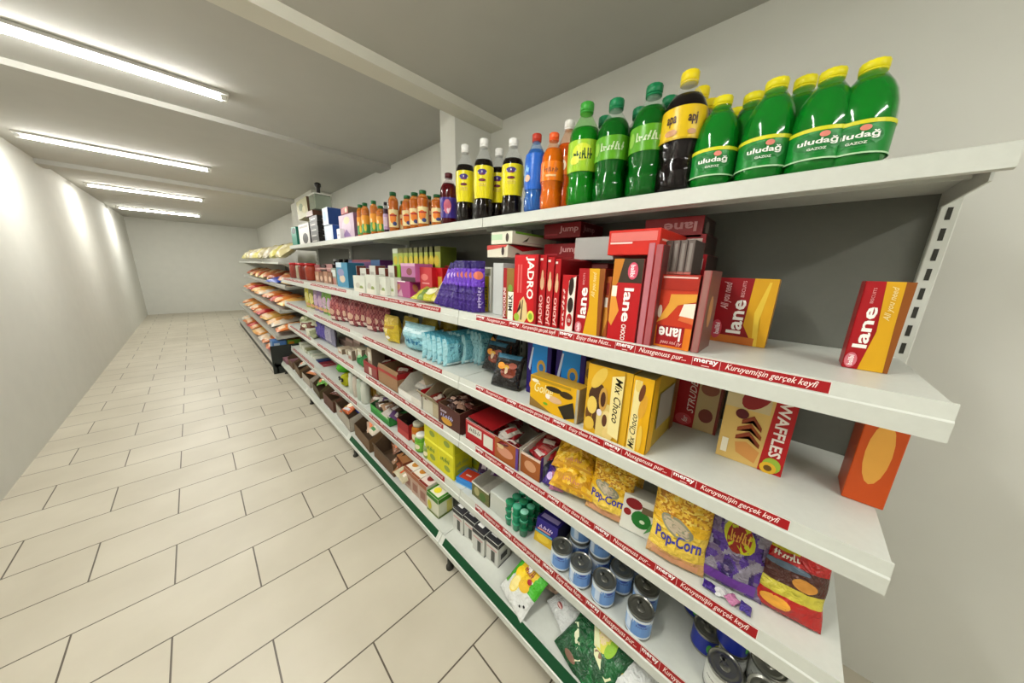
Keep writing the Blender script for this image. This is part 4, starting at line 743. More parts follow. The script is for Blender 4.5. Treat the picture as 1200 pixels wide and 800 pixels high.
# popcorn bags
POPF = [('e', .46, .52, .30, .11, '8a8a70', -12), ('e', .46, .52, .26, .08, 'b8a890', -12), ('t', 'Pop-Corn', .10, .24, .92, .44, '3a3a9a', 0, 'b'), ('r', .10, .04, .90, .12, 'd89a70')]
def popc(u, v):
    if v > .60: return ['e8b62c', 'c98a1c', 'ecc040', 'b87a18', 'f0d058'][int((noise.noise((u*4, v*14, 3))*1.3+.5)*5) % 5]
    if v < .16: return 'd8a468'
    return 'e9b61e' if v > .48 else 'ecc94a'
xp = X(763, .845, Z4); xq = X(811, .825, Z4)
pouch('popcorn_bag', 'standing golden popcorn bag with blue lettering, at the shelf edge', 'bag', (xp+xq)/2, .855, Z4+.003, .150, .235, .075, 'e8b41c', rx=-12, rz=8, regions=popc, art=POPF, seed=5, n=54)
xr = X(707, .86, Z4)
pouch('popcorn_bag', 'golden popcorn bag with blue lettering, left of the white seed box', 'bag', xr, .872, Z4+.003, .150, .185, .08, 'e8b41c', rx=-22, rz=6, regions=popc, art=POPF, seed=9, n=54)
for k, (x, y, z, rx, rz, hh, lb) in enumerate([(-.480, .838, .040, -66, 12, .17, 'crinkled golden bag lying lowest at the front of the popcorn heap'), (-.500, .875, .098, -68, 16, .17, 'crinkled golden bag in the middle of the popcorn heap'), (-.525, .955, .150, -74, 4, .15, 'crinkled golden bag on top at the back of the popcorn heap'),
                                                (-.36, .98, .05, -30, 8, .16, 'crinkled golden bag behind the left lettered popcorn bag'), (-.105, .96, .08, -20, 5, .17, 'crinkled golden bag behind the standing popcorn bag')]):
    pouch('popcorn_bag', lb, 'bag', x, y, Z4+z, .165, hh, .10, 'e8b41c', rx=rx, rz=rz, regions=lambda u, v: 'c98f1c' if noise.noise((u*6, v*7, k)) < -.1 else ('f0cc50' if noise.noise((u*6, v*7, k+5)) > .2 else None), art=[('r', .04, .03, .96, .07, 'c8901c'), ('s', .3, .12, .7, .2, 'c87a50')], seed=20+k, n=40, group=None)
# white seed box
xs1, xs2 = X(722, .85, Z4), X(752, .83, Z4)
g = carton_geo(.10, .085, .115, 'd8d8ce', {'R': 'c4c4ba'}, [('F', 'e', .34, .80, .26, .15, '7a1018'), ('F', 'e', .18, .52, .12, .10, '8a1a1c'), ('F', 'e', .62, .44, .30, .24, '1a6a24'), ('F', 'r', .6, .64, .95, .82, '6a5a40'), ('F', 'p', [(.75, .1), (.95, .5), (.98, .3)], '4a8a4a'), ('F', 'e', .66, .4, .08, .05, 'c8d8b8')])
tag(g.build('tea_box', loc=((xs1+xs2)/2+.005, .872, Z4+.004), rot=(R(-14), 0, R(8))), 'white box with dark red fruit and green leaf between the popcorn bags', 'box')
# purple chocolate bag, red-yellow bag
pouch('sweets_bag', 'large crumpled purple bag with yellow and red badge, right of the popcorn', 'bag', -.012, .885, Z4+.003, .17, .25, .06, '4a2a86', rx=-16, rz=6, seed=33, n=50,
      regions=lambda u, v: ('8a8494' if noise.noise((u*5, v*5, 9)) > .05 else ('6a5a7c' if noise.noise((u*9, v*9, 2)) > .15 else ('2e1c58' if noise.noise((u*7, v*6, 2)) < -.15 else None))), art=[('e', .58, .60, .22, .15, 'b8b81c', -20), ('e', .58, .60, .16, .17, '8a2018', -20), ('s', .46, .55, .72, .66, 'd8a040'), ('r', .2, .05, .9, .16, '6a3a96')])
pouch('sweets_bag', 'dark red and yellow bag at the right edge of the photograph, fourth shelf', 'bag', .105, .905, Z4+.003, .15, .20, .07, '7a1a18', rx=-18, rz=4, seed=37, n=44,
      regions=lambda u, v: ('b81c18' if v < .28 else ('ccc040' if v < .42 else ('c8b81c' if v > .8 and u < .6 else ('b01818' if v > .66 else '4a2018')))), art=[('e', .4, .16, .2, .08, 'e8a43a'), ('e', .7, .5, .16, .07, 'c88a3a'), ('e', .45, .64, .3, .04, '5a6a7a'), ('s', .25, .72, .6, .80, 'f0e8d8')])
for k in range(4):
    g = pouch_geo(.032, .024, .010, ['3a1f7a', 'd8d8d8', 'c07aa0', '4a3a8a'][k], seed=290+k, n=8)
    tag(g.build('sweets_pack', loc=(-.035+.03*k, .835+.004*k, Z4+.008), rot=Euler((R(-80), 0, R(30*k)), 'XYZ')), 'tiny %s wrapped sweet lying at the foot of the purple bag' % ['dark purple', 'shiny white', 'pink', 'violet'][k], 'sweet')
# left part of shelf four (third and fourth bays)
for k in range(4):
    Cc('snack_carton', 'green and blue carton behind the dark red tray'+nth(k, 4), 'carton', 421+k*7, 427.5+k*7, 404, 1.0, .12, ['2f7a4a', '3a6a80', '28506a', '2a3f60'][k], {}, [('F', 'e', .5, .5, .3, .15, '8ab0a0')], group='green and blue cartons')
for k in range(7):
    Cc('tea_box', 'small pale boxed pack in the grey rack'+nth(k, 7), 'pack', 396+k*6, 401+k*6, 408+(k % 3), .86+.03*(k % 2), .10, ['b8a890', 'c8c0a8', 'a89a88'][k % 3], {'R': '7a6a5a'}, [('F', 'r', .2, .5, .8, .85, 'd8d8cc'), ('F', 'e', .5, .25, .3, .12, 'a05a58')], group='small pale packs in the rack')
for k in range(3):
    Cc('tea_box', 'flat pinkish carton on the small pale packs'+nth(k, 3), 'carton', 397+k*9, 405+k*9, 397, .98, .10, 'b89a92', {}, [('F', 'r', 0, 0, 1, .72, '8a7468')], group='flat pinkish cartons')
pouch('sweets_bag', 'shiny green net bag beside the dark red carton', 'bag', X(423, .86, Z4), .86, Z4+.01, .16, .12, .10, '1f7a3a', rx=-30, seed=41, art=[('e', .5, .6, .2, .15, '8ac08a')])
for k in range(5):
    x = X(374+k*3.6, .88, Z4); g = pouch_geo(.16, .24, .07, '4a3f8a' if k < 3 else '8a88a0', seed=300+k, n=10, art=[('r', .2, .2, .8, .8, '5a4fa0' if k < 3 else 'a8a4b8')])
    tag(g.build('snack_bag', loc=(x, .90, Z4+.002)), 'violet and grey upright packet, far end of the fourth shelf'+nth(k, 5), 'packet', 'violet and grey upright packets')
for k in range(10):
    x = X(352+k*2.4, .86+.03*(k % 2), Z4); g = pouch_geo(.15, .10, .07, ['c8cba8', 'a8ae80', 'dcdcc8', '7a4a3a'][k % 4], seed=310+k, n=10, art=[('e', .5, .5, .25, .2, 'e8e4c8')])
    tag(g.build('snack_bag', loc=(x, .88+.02*(k % 3), Z4+.004+.07*(k % 3)), rot=Euler((R(-25-10*(k % 3)), 0, R(15*k)), 'XYZ')), 'pale green heaped packet, far end of the fourth shelf'+nth(k, 10), 'packet', 'pale green heaped packets')

# ================================================================== shelf five
Dd = sb(Z5)
# yellow biscuit boxes: two columns of two, more behind
YB_ = [('F', 's', .15, .50, .75, .72, '5a8a3a'), ('F', 'e', .6, .3, .2, .12, '8a9a3a'), ('R', 's', .15, .5, .8, .72, '8aa04a'), ('R', 'e', .5, .3, .3, .1, '8aa050'), ('F', 'r', 0, .9, 1, 1, 'f0ec48'), ('R', 'r', 0, 0, .08, 1, 'f2ee3c')]
xA = X(531, .80+.03, Z5); hB = (ZV(505, xA, .83)-Z5)/2
for r_ in range(2):
    for c_ in range(2):
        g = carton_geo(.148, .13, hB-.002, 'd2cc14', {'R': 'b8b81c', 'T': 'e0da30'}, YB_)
        tag(g.build('biscuit_box', loc=(xA-.075-.15*c_, .833, Z5+.001+r_*hB)), 'bright yellow box, front of the yellow pile, %s row' % ['lower', 'upper'][r_]+nth(1-c_, 2), 'box', 'bright yellow boxes in front, %s row' % ['lower', 'upper'][r_])
for r_ in range(2):
    for c_ in range(2):
        g = carton_geo(.13, .14, hB*.95, 'a8a618', {'R': '8a8a1c', 'T': 'b0ae28'}, YB_[:2])  # duller copy of the front yellow, shade put into the colour
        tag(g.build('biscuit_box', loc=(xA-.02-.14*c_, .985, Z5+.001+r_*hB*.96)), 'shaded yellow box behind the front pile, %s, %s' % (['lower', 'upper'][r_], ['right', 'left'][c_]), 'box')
g = G(); S_ = carton_geo(.12, .10, .035, '2a7ac8', {'R': '2a7ac8', 'F': '3a8ad8'}, [('T', 'r', .1, .1, .9, .9, 'c8402c'), ('T', 'r', .3, .4, .6, .5, 'f0d8d0'), ('F', 'r', 0, 0, 1, .2, '8ac8f0')])
tag(S_.build('sweets_box', loc=(xA+.075, .85, Z5+.002), rot=(0, 0, R(12))), 'flat blue and red box at the foot of the bright yellow boxes', 'box')
# jars
def jar(name, label, u, y, z, ht, r, base, lid, art, group=None, pr=None):
    x = X(u, y, z+ht*.3); e = empty(name, (x, y, z+.001))
    g = G(); g.lathe([(0, .9*r), (.01, r), (ht*.72, r), (ht*.80, r*.8), (ht*.84, r*.72)], mt(base, .15), n=20); g.build('jar_glass', e)
    g = G(); g.lathe([(ht*.84, r*.8), (ht*.99, r*.8), (ht, r*.72)], mt(lid, .35), n=20); g.build('jar_lid', e)
    g = G(); S = lambda u, v, o: ((r+.001+o)*math.sin((u-.5)*2*PI), -(r+.001+o)*math.cos((u-.5)*2*PI), ht*(.12+.5*v)); g.grid(S, 24, 2, mt(art, .4)); g.decal(S, ('e', .55, .5, .08, .3, 'e8e0c0'), .001); g.build('label_wrap', e)
    return tag(e, label, 'jar', group)
jar('cocoa_jar', 'squat amber jar with pale lid under the lip, left of the yellow boxes', 491, .90, Z5, .14, .045, 'b8701c', 'c8c4b0', 'c86a1c')
jar('cocoa_jar', 'green jar with white lid left of the bright yellow boxes', 494, .86, Z5, .115, .04, '5a9a2c', 'e8e8e0', '7ab83a')
jar('cocoa_jar', 'small greenish glass jar next to the yellow boxes', 503, .86, Z5, .10, .035, '8a9a6a', 'd8d8d0', '8aa04a')
tray('carton_tray', 'dark red open tray on the fifth shelf under the cartons', 'carton', X(463, .83, Z5), X(476, .83, Z5), .85, Z5+.001, .22, .12, '9a1a1e', '3a2018', front=.11, art=[('F', 'r', 0, .0, 1, .4, 'b0302a')])
tray('carton_tray', 'long green open tray on the fifth shelf', 'carton', X(434, .83, Z5), X(456, .83, Z5), .835, Z5+.001, .22, .085, '2f8a3a', '2a5a30', front=.07, art=[('F', 'r', 0, .6, 1, 1, '4aa84a')])
for k in range(9):
    x0 = X(437, .86, Z5); g = pouch_geo(.10, .08, .035, ['8a6a5a', 'd8d0c4', '6a4a7a', '4a3a2a', 'b08a6a'][k % 5], seed=330+k, n=8, art=[('r', .2, .3, .8, .6, 'e0d8d0')])
    tag(g.build('sweets_pack', loc=(x0+.055*k, .88+.03*(k % 3), Z5+.05), rot=Euler((R(-55), 0, R(30+15*k)), 'XYZ')), 'small packet in the long green tray'+nth(k, 9), 'packet', 'small packets in the green tray')
g = G(); g.box((-.11, 0, 0), (.11, .14, .09), mt('2a2a26', .5), .004, {'F': mt('b87a20', .4)}); tag(g.build('snack_carton', loc=(X(440, .95, Z5), 1.02, Z5+.001)), 'dark box with amber front behind the green tray', 'box')
for k in range(4):
    Dd('tea_box', 'amber and white upright box right of the white tubes'+nth(k, 4), 'box', 428+k*4.5, 432+k*4.5, 447+k*2, .96, .10, ['d8d0b8', 'b8821c', 'c8902c', 'd8d4c0'][k], {}, [('F', 'r', .2, .1, .8, .5, 'e0c060')], group='amber and white upright boxes')
for k in range(7):
    x = X(412+k*2.4, .85+.04*(k % 2), Z5)
    g = G(); g.lathe([(0, .03), (.01, .036), (.14, .036), (.16, .03), (.165, .03), (.19, .03)], mt(['d0d4c8', 'b8c4b4', 'c8bcae'][k % 3], .3), n=14)
    tag(g.build('cream_tube', loc=(x, .87+.075*(k % 2), Z5+.001)), 'white cylindrical tub beside the yellow plush toy'+nth(k, 7), 'tub', 'white cylindrical tubs')
# plush frog-like toy: a yellow-green head with button eyes and a green cap
px_ = X(402, .85, Z5); e = empty('plush_toy', (px_, .915, Z5+.002))
g = G(); g.lathe([(0, .05), (.02, .075), (.06, .085), (.10, .07), (.125, .03)], mt('a8a818', .8), n=20); g.build('body', e)
g = G(); g.lathe([(0, .03), (.02, .075), (.055, .088), (.09, .07), (.115, .02)], mt('4fae2a', .8), n=20); g.build('cap', e, (-.05, 0, .115), (0, R(-20), 0))
for sx in (-.028, .036):
    g = G(); g.lathe([(0, .022), (.006, .020), (.010, .006)], mt('1c1c1a', .3), n=14); g.lathe([(.010, .006), (.013, .004)], mt('d8d8d8', .3), n=10); g.build('eye', e, (sx, -.078, .075), (R(90), 0, R(10)))
tag(e, 'yellow-green plush toy with round black eyes and bright green cap', 'plush toy')
for k in range(9):
    Dd('tea_box', 'pale narrow box at the far end of the fifth shelf'+nth(k, 9), 'box', 351+k*3.2, 353.8+k*3.2, 402+k*3.4, .88, .14, ['c8cbb8', 'd4d4c4', '8a8a60', 'b8c0b0'][k % 4] if k < 6 else ['2a3a6a', '7a1a2a', '9a2a3a'][k-6], {}, [('F', 'r', .2, .3, .8, .7, 'e0e0d0' if k < 6 else '4a4a7a')], group='narrow boxes at the far end of shelf five')
# right of the yellow boxes: snack packs, white display sleeve, green jelly cups
for k in range(5):
    g = pouch_geo(.07, .10, .03, ['3a1c4a', 'c8c0c8', '5a2a6a', '2a1a30', '4a6a2a'][k], seed=350+k, n=8, art=[('r', .3, .2, .7, .8, 'd8c8d8')])
    tag(g.build('sweets_pack', loc=(X(566+k*5, .95, Z5), .95+.02*k, Z5+.05), rot=Euler((R(-50), 0, R(30)), 'XYZ')), 'dark purple packet behind the white sleeve'+nth(k, 5), 'packet', 'dark purple packets behind the white sleeve')
tray('display_tray', 'display tray with white end and kiwi pictures, beside the white sleeve', 'carton', X(553, .845, Z5), X(570, .83, Z5), .845, Z5+.001, .17, .085, '6a6a3a', 'c8c4b8', front=.08, art=[('F', 'e', .3, .5, .15, .3, 'a8a070'), ('F', 'e', .65, .4, .18, .3, '4a6a2a'), ('F', 'r', 0, .9, 1, 1, 'e8e8e0')])
g = G(); g.box((0, 0, 0), (.17, .24, .105), mt('c4c8c0', .3), .004); o = g.build('display_sleeve', loc=(X(572, .84, Z5)+.005, .845, Z5+.001)); tag(o, 'plain white and grey cardboard sleeve left of the green jelly cups', 'carton')
x0 = X(590, .835, Z5)
for j in range(4):
    for i in range(3):
        for l in range(3):
            k = i+3*j+9*l
            g = G(); g.lathe([(0, .015), (.003, .0175), (.034, .020), (.036, .0215), (.0385, .0215), (.0395, .019)], mt(['1c8a62', '2a9a72', '16704a'][k % 3], .15), n=12); g.lathe([(.0385, .019), (.0405, .017)], mt(['8ac8b0', '3a8a68', '2a7a50', '5ab090'][k % 4], .2), n=12)
            tag(g.build('jelly_cup', loc=(x0+.022+.0435*i, .852+.0435*j, Z5+.003+.0412*l)), 'green jelly cup, %s layer, %s row, %s' % (['bottom', 'middle', 'top'][l], ['front', 'second', 'third', 'back'][j], ['left', 'centre', 'right'][i]), 'jelly cup', 'green jelly cups in a block')
g = carton_geo(.105, .15, .105, '2a2078', {'R': '1c1850', 'F': '2a2080'}, [('F', 'r', 0, 0, 1, .4, 'd8b02c'), ('F', 'e', .4, .25, .3, .15, 'e8c840'), ('F', 'r', 0, .42, .8, .5, '5aa8c8'), ('F', 'r', .1, .55, .7, .62, 'e09a80'), ('F', 's', .15, .66, .8, .80, 'd8c8f0'), ('T', 'r', .1, .1, .9, .3, 'b0a0d8'), ('T', 'r', .1, .5, .9, .6, 'c88a90')])
tag(g.build('biscuit_box', loc=(X(632, .85, Z5)+.005, .875, Z5+.002), rot=(R(-10), 0, R(6))), 'purple and yellow box between the green jelly cups and the tins', 'box')
# tins with blue and white wrap
CART = [('r', 0, 0, 1, .10, 'dfe6ee', 8), ('r', 0, .74, 1, 1, 'dfe6ec', 8), ('r', .38, .12, .62, .88, '6a94d0'), ('e', .5, .80, .05, .06, '3a4a9a'), ('s', .43, .62, .57, .72, '4a4a8a'), ('r', .30, .2, .37, .8, 'c8d8ee')]
canp = [(-.500, .865, 0), (-.405, .860, 0), (-.310, .885, 0), (-.285, .855-.005, 0), (-.185, .862, 0), (-.455, .955, 0), (-.36, .975, 0), (-.265, .98, 0), (-.170, .965, 0), (-.455, .955, 1), (-.365, .905+.03, 1), (-.34, 1.06, 0), (-.43, 1.05, 0), (-.43, 1.05, 1), (-.25, 1.07, 0), (-.52, .96, 0), (-.52, .96, 1)]
canp = [(-.505, .862, 0), (-.415, .858, 0), (-.322, .862, 0), (-.192, .858, 0), (-.475, .948, 0), (-.385, .945, 0), (-.295, .948, 0), (-.205, .945, 0), (-.475, .948, 1), (-.385, .945, 1), (-.43, 1.032, 0), (-.34, 1.035, 0), (-.25, 1.032, 0), (-.43, 1.032, 1), (-.34, 1.035, 1), (-.52, 1.03, 0), (-.52, 1.03, 1)]
cl = ['leftmost in the front row', 'second from left in the front row', 'third from left in the front row', 'alone at the right end of the front row', 'second row, far left, lower', 'second row, second place, lower', 'second row, third place', 'second row, right end', 'second row, far left, stacked on another', 'second row, second place, stacked on another', 'third row, second place, lower', 'third row, third place, lower', 'third row, right end', 'third row, second place, stacked', 'third row, third place, stacked', 'third row, far left, lower', 'third row, far left, stacked']
for k, (x, y, s_) in enumerate(canp):
    can('tin_can', 'tin with pale blue wrap, '+cl[k], x, y, Z5+.001+s_*.089, .041, .088, '8fb4e0', CART, face=25+40*((k*.37) % 1), group='pale blue tins')
for k, (x, y, s_, lb) in enumerate([(-.065, 1.06, 0, 'dark blue tin standing at the back right of the pale blue tins'), (-.02, .965, 0, 'dark blue tin in front, right of the empty shelf patch'), (.035, 1.05, 0, 'dark blue tin behind the front dark blue one'), (.04, .965, 1, 'dark blue tin stacked on a silver tin'), (-.065, 1.06, 1, 'dark blue tin stacked at the back right')]):
    can('tin_can', lb, x, y, Z5+.001+s_*.073, .040, .072, '20309a', [('e', .5, .5, .05, .4, 'c8c83a'), ('p', [(.55, .1), (.62, .9), (.66, .9), (.6, .1)], 'd8dcf0'), ('e', .42, .5, .03, .3, '4aa040')], face=30+20*k, group='dark blue tins')
for k, (x, y, s_, lb) in enumerate([(.035, .878, 0, 'silver tin with pale wrap under the shelf edge, left'), (.125, .885, 0, 'silver tin with pale wrap, at the right edge'), (.125, .975, 0, 'silver tin behind the right silver one')]):
    can('tin_can', lb, x, y, Z5+.001, .042, .085, 'c8cac4', [('r', .2, .2, .8, .8, 'd8dad4'), ('r', .3, .55, .7, .6, '6a6a68')], face=20, group='silver tins')
can('tin_can', 'silver tin lower left of the stacked dark blue tin', .045, .968, Z5+.001, .039, .070, 'b8bab4', [('r', .2, .2, .8, .8, 'd0d2cc')], face=10)

# ================================================================== bottom shelf
# cardboard boxes in a row with loose packets inside
cb = [(-4.95, -4.62), (-4.55, -4.20), (-4.12, -3.78), (-3.70, -3.38), (-3.28, -2.96), (-2.90, -2.50), (-2.44, -2.10), (-2.04, -1.72)]
cbl = ['farthest brown cardboard box on the bottom shelf', 'brown cardboard box with a grey and green packet', 'white-fronted cardboard box with an orange packet', 'cardboard box with green bags', 'dark brown cardboard box next to a white flap', 'cardboard box with the yellow packet', 'brown cardboard box with the white-striped sachets', 'nearest brown cardboard box, by the brown and white tea boxes']
for k, (a_, b_) in enumerate(cb):
    tray('cardboard_box', cbl[k], 'cardboard box', a_, b_, .725, Z7+.001, .36, .15, ['6e523a', '6e5638', 'b0a698', '544828', '5e3626', 'b0a89a', '6e5234', '664a2e'][k], '55402a', front=[.09, .10, .10, .08, .11, .12, .10, .09][k], rz=random.uniform(-3, 3), flaps=[('F', .03, 15)] if k % 2 else [])
def loose(name, label, x, y, z, wd, ht, th, c, rx, rz, art=(), seed=0, regions=None, cat='packet', group=None):
    return pouch(name, label, cat, x, y, z, wd, ht, th, c, rx=rx, rz=rz, art=art, seed=seed, regions=regions, group=group, n=14)
lo = [(-4.42, .80, 'b8b8a8', 'pale packet with dark green print in the second far box'), (-4.30, .86, '2a4a24', 'dark green packet in the second far box'), (-3.95, .82, 'c87a4a', 'orange and white packet in the white-fronted box'), (-3.60, .80, '5a9a2c', 'bright green bag in the green bag box, left'), (-3.48, .84, '7aa84a', 'bright green bag in the green bag box, right'), (-3.12, .84, '5a2a1c', 'dark red packet in the dark brown box'),
      (-2.74, .79, 'd0d02c', 'bright yellow packet sticking out of its box'), (-2.60, .86, '2a3fa8', 'shiny blue packet beside the bright yellow one'), (-2.68, .77, 'c8602c', 'small orange packet below the yellow one'), (-2.30, .82, 'c8a890', 'packet with an orange label in the striped box, left'), (-2.20, .80, 'd8ccb8', 'white striped sachet in front of its box'), (-2.14, .90, '6a7a7a', 'grey green sachet behind the white striped one'),
      (-1.90, .84, '7a4a2c', 'brown packet in the nearest brown cardboard box'), (-1.98, .90, '8a5a30', 'brown packet deeper in the nearest cardboard box')]
for k, (x, y, c, lb) in enumerate(lo):
    loose('snack_packet', lb, x, y-.04, Z7+.105, .19 if k not in (6, 8, 10) else .12, .17, .05, c, -74, 20*((k % 3)-1), [('e', .5, .5, .25, .2, 'e8e0c8'), ('r', .2, .15, .8, .28, ['d8703a', '3a7a3a', 'c8c8c8'][k % 3])], 400+k)
for k in range(5):
    loose('snack_packet', 'clear striped sachet heaped before the nearest cardboard box'+nth(k, 5), -1.80+.06*k, .76+.02*(k % 2), Z7+.02+.01*k, .12, .10, .03, ['c8a080', 'd8d4c4', 'b07a50', '8a4a2c', 'c8c0a0'][k], -60, 25*k, [('r', .2, .3, .8, .45, 'f0e8dc'), ('r', .2, .6, .8, .7, 'd8602c')], 420+k, cat='sachet', group='clear striped sachets')
# brown, white and yellow-green tea boxes
ts = [(-1.585, 'ddd6c8', '8a4a2c', 'white-topped box with honey picture, farthest of the tea boxes'), (-1.495, 'ddd6c8', '8a4a2c', 'white-topped box with honey picture, nearer one'), (-1.405, 'd8c8c0', '7a2018', 'white and dark red topped box beside the green-rimmed one'), (-1.300, 'e4e0cc', '3a7a1c', 'green-rimmed box with yellow fruit on top, nearest tea box')]
for k, (x, c, d_, lb) in enumerate(ts):
    w_ = .085 if k < 3 else .11
    g = carton_geo(w_, .12 if k < 3 else .10, .135 if k < 3 else .12, c, {'F': 'b89a88' if k < 3 else 'd8d8c0', 'R': 'c8c4b4' if k < 3 else 'ccd0b4'}, [('T', 'r', 0, .0, 1, .12, d_), ('T', 'r', 0, .88, 1, 1, d_)] +
                   ([('T', 'e', .5, .5, .28, .2, 'b87a20' if k < 2 else '7a1a14'), ('F', 'r', 0, .8, 1, 1, '9a5a3a'), ('F', 'r', .2, .2, .8, .6, '9a6a58')] if k < 3 else [('T', 'r', 0, 0, .12, 1, d_), ('T', 'r', .86, 0, 1, 1, d_), ('T', 'e', .4, .45, .22, .22, 'e8d82c'), ('F', 'r', 0, .78, 1, 1, d_), ('F', 'r', 0, 0, 1, .12, '6a7a2c'), ('F', 'e', .25, .4, .18, .25, 'c8c030'), ('R', 'r', 0, .78, 1, 1, d_), ('R', 'r', .55, .1, .9, .7, 'c8c060'), ('R', 'r', 0, 0, 1, .1, '5a7020')]))
    tag(g.build('tea_box', loc=(x+.02, .745, Z7+.001), rot=(0, 0, R(2))), lb, 'tea box')
g = carton_geo(.12, .11, .13, '6a3018', {'T': '8a5a30'}, [('F', 'e', .5, .5, .3, .3, 'c8884a'), ('F', 'r', .1, .1, .9, .2, 'd8c8b8')]); tag(g.build('tea_box', loc=(-1.70, .76, Z7+.001), rot=(0, 0, R(-8))), 'brown box with amber picture, left of the tea boxes', 'tea box')
# black and white cartons
bw = [(-1.085, .775), (-1.000, .785), (-.915, .772), (-.830, .785), (-1.05, .885), (-.965, .89), (-.880, .885), (-.79, .895)]
bl = ['front row, farthest from the camera', 'front row, second', 'front row, third', 'front row, nearest to the camera', 'back row, farthest from the camera', 'back row, second', 'back row, third', 'back row, nearest to the camera']
for k, (x, y) in enumerate(bw):
    g = carton_geo(.080, .09, .125, 'd8d8d0', {'T': '26262a', 'F': 'cfcfc8', 'R': 'd4d4cc'}, [('T', 'r', .1, .3, .55, .75, 'e8e8e4'), ('F', 'r', .0, .82, 1, 1, '2a2a2c'), ('F', 'r', .45, .1, .75, .6, '4a4a44'), ('F', 'r', .1, .65, .9, .7, 'c88a8a'), ('R', 'r', 0, .82, 1, 1, '2a2a2c'), ('R', 'r', .2, .25, .7, .5, '3a3a38'), ('R', 'r', 0, 0, 1, .05, '3a3a38')])
    tag(g.build('coffee_box', loc=(x, y, Z7+.001), rot=(0, 0, R(3))), 'black and white small carton, '+bl[k], 'carton', 'black and white cartons on the bottom shelf')
# lemon drink powder bag and sachets
pouch('drink_powder_bag', 'lying white and green bag with yellow lemons on the bottom shelf', 'bag', -.640, .712, Z7+.012, .165, .20, .055, 'd8dad6', rx=-54, rz=-14, seed=51, n=44,
      regions=lambda u, v: ('3fae1c' if (v > .42 and (u < .18 or u > .80-(.9-v)*.2)) else ('e6c01e' if v > .46 else ('4a9a1c' if u < .14 and v > .2 else None))), art=[('e', .30, .55, .16, .12, 'ecc818'), ('e', .38, .34, .15, .17, 'e8d060'), ('e', .38, .34, .12, .14, 'ecdc90'), ('e', .62, .44, .16, .10, 'dcb01c'), ('p', [(.30, .80), (.44, .88), (.76, .60), (.66, .52)], 'f2eee8'), ('s', .36, .64, .68, .78, '8a1420'), ('e', .68, .58, .06, .05, '9a1424'), ('e', .80, .16, .03, .02, '1a1a1a'), ('e', .90, .22, .03, .02, '1a1a1a')])
pouch('drink_sachet', 'crumpled silver and white sachet right of the lemon bag', 'sachet', -.475, .80, Z7+.02, .13, .11, .035, 'c8cac8', rx=-70, rz=-25, seed=55, art=[('e', .4, .35, .12, .08, '8a3a3a'), ('r', .3, .3, .5, .36, 'd8b0a8')])
pouch('drink_sachet', 'small gold and dark sachet tucked under the fourth shelf strip', 'sachet', -.43, .875, Z7+.03, .12, .10, .04, 'a89a3a', rx=-65, rz=-10, seed=56, regions=lambda u, v: '5a5a1c' if u < .3 else None, art=[('e', .6, .5, .2, .2, 'd8c868')])
pouch('drink_sachet', 'orange-tinted clear sachet behind the lemon bag', 'sachet', -.53, .87, Z7+.02, .09, .10, .03, 'c8a890', rx=-60, rz=10, seed=57)
for k, (x, y, z, lb) in enumerate([(-.300, .735, .030, 'dark green bag with a pale pear picture, on top at the front'), (-.345, .715, .008, 'dark green bag under the one with the pear picture')]):
    pouch('soup_bag', lb, 'bag', x, y, Z7+z, .18, .20, .05, '0a4a24', rx=-64, rz=-16, seed=61+k, n=24, regions=lambda u, v: '0f5e2c' if noise.noise((u*4, v*4, 1)) > .15 else None,
          art=[('e', .50, .58, .25, .22, 'd0cc4a'), ('e', .44, .58, .13, .16, 'e0cca0'), ('e', .67, .53, .09, .15, '8ab82c'), ('p', [(.18, .56), (.26, .60), (.60, .34), (.92, .26), (.86, .16), (.5, .26)], 'd8dcae'), ('e', .55, .32, .08, .04, '8a6a50')] if k == 0 else [('p', [(.05, .5), (.12, .55), (.6, .2), (.5, .1)], 'd8dcb8'), ('e', .4, .1, .15, .05, '7a5a48')])
pouch('soup_bag', 'white bag with a yellow dot in front of an olive bag', 'bag', -.19, .735, Z7+.03, .14, .15, .05, 'd8dad8', rx=-70, rz=-8, seed=65, art=[('e', .3, .45, .1, .08, 'e0c02c'), ('r', .5, .3, .9, .36, 'b8b8b8')])
pouch('soup_bag', 'olive and dark brown bag behind the white one with a dot', 'bag', -.20, .84, Z7+.05, .17, .17, .05, '6a7a1c', rx=-62, rz=-12, seed=66, regions=lambda u, v: '5a2a14' if v > .75 else ('2a5a1c' if u < .3 else None))
pouch('soup_bag', 'green bag at the near end of the bottom shelf', 'bag', -.05, .80, Z7+.03, .18, .18, .05, '0f5a2c', rx=-70, rz=-5, seed=67, art=[('e', .5, .5, .2, .2, 'c8c84a')])

# ================================================================== far display with sloping orange rows
e = empty('display_unit', (0, 0, 0)); tag(e, 'low far display rack with four tiers of orange packets', 'display rack')
XF0, XF1 = -9.9, -5.12
for k, (yf, zs) in enumerate([(.60, .12), (.66, .50), (.74, .86), (.84, 1.18)]):
    g = G(); prism(g, [(yf, zs), (yf+.01, zs-.02), (YB, zs+.02), (YB, zs+.04), (yf+.02, zs+.015), (yf+.012, zs+.045), (yf, zs+.045)], XF0, XF1, mt('b4b4ac', .35, 0, 'metal')); g.build('tier_shelf', e)
g = G(); g.box((XF1-.02, .58, .0), (XF1, YB, .40), mt('2e3330', .5), .003); g.build('end_panel', e)
g = G(); g.box((XF0, YB, .0), (XF1, YB+.02, 1.5), panel); g.build('back_panel', e)
g = G(); g.box((XF0, .62, 0), (XF1, .64, .12), dark); g.build('dark_kick_sheet', e)
cs = ['d8823a', 'e09a4a', 'd87a3a', 'b8282c', 'e0b05a', 'd8cfc0', 'c86a2c']
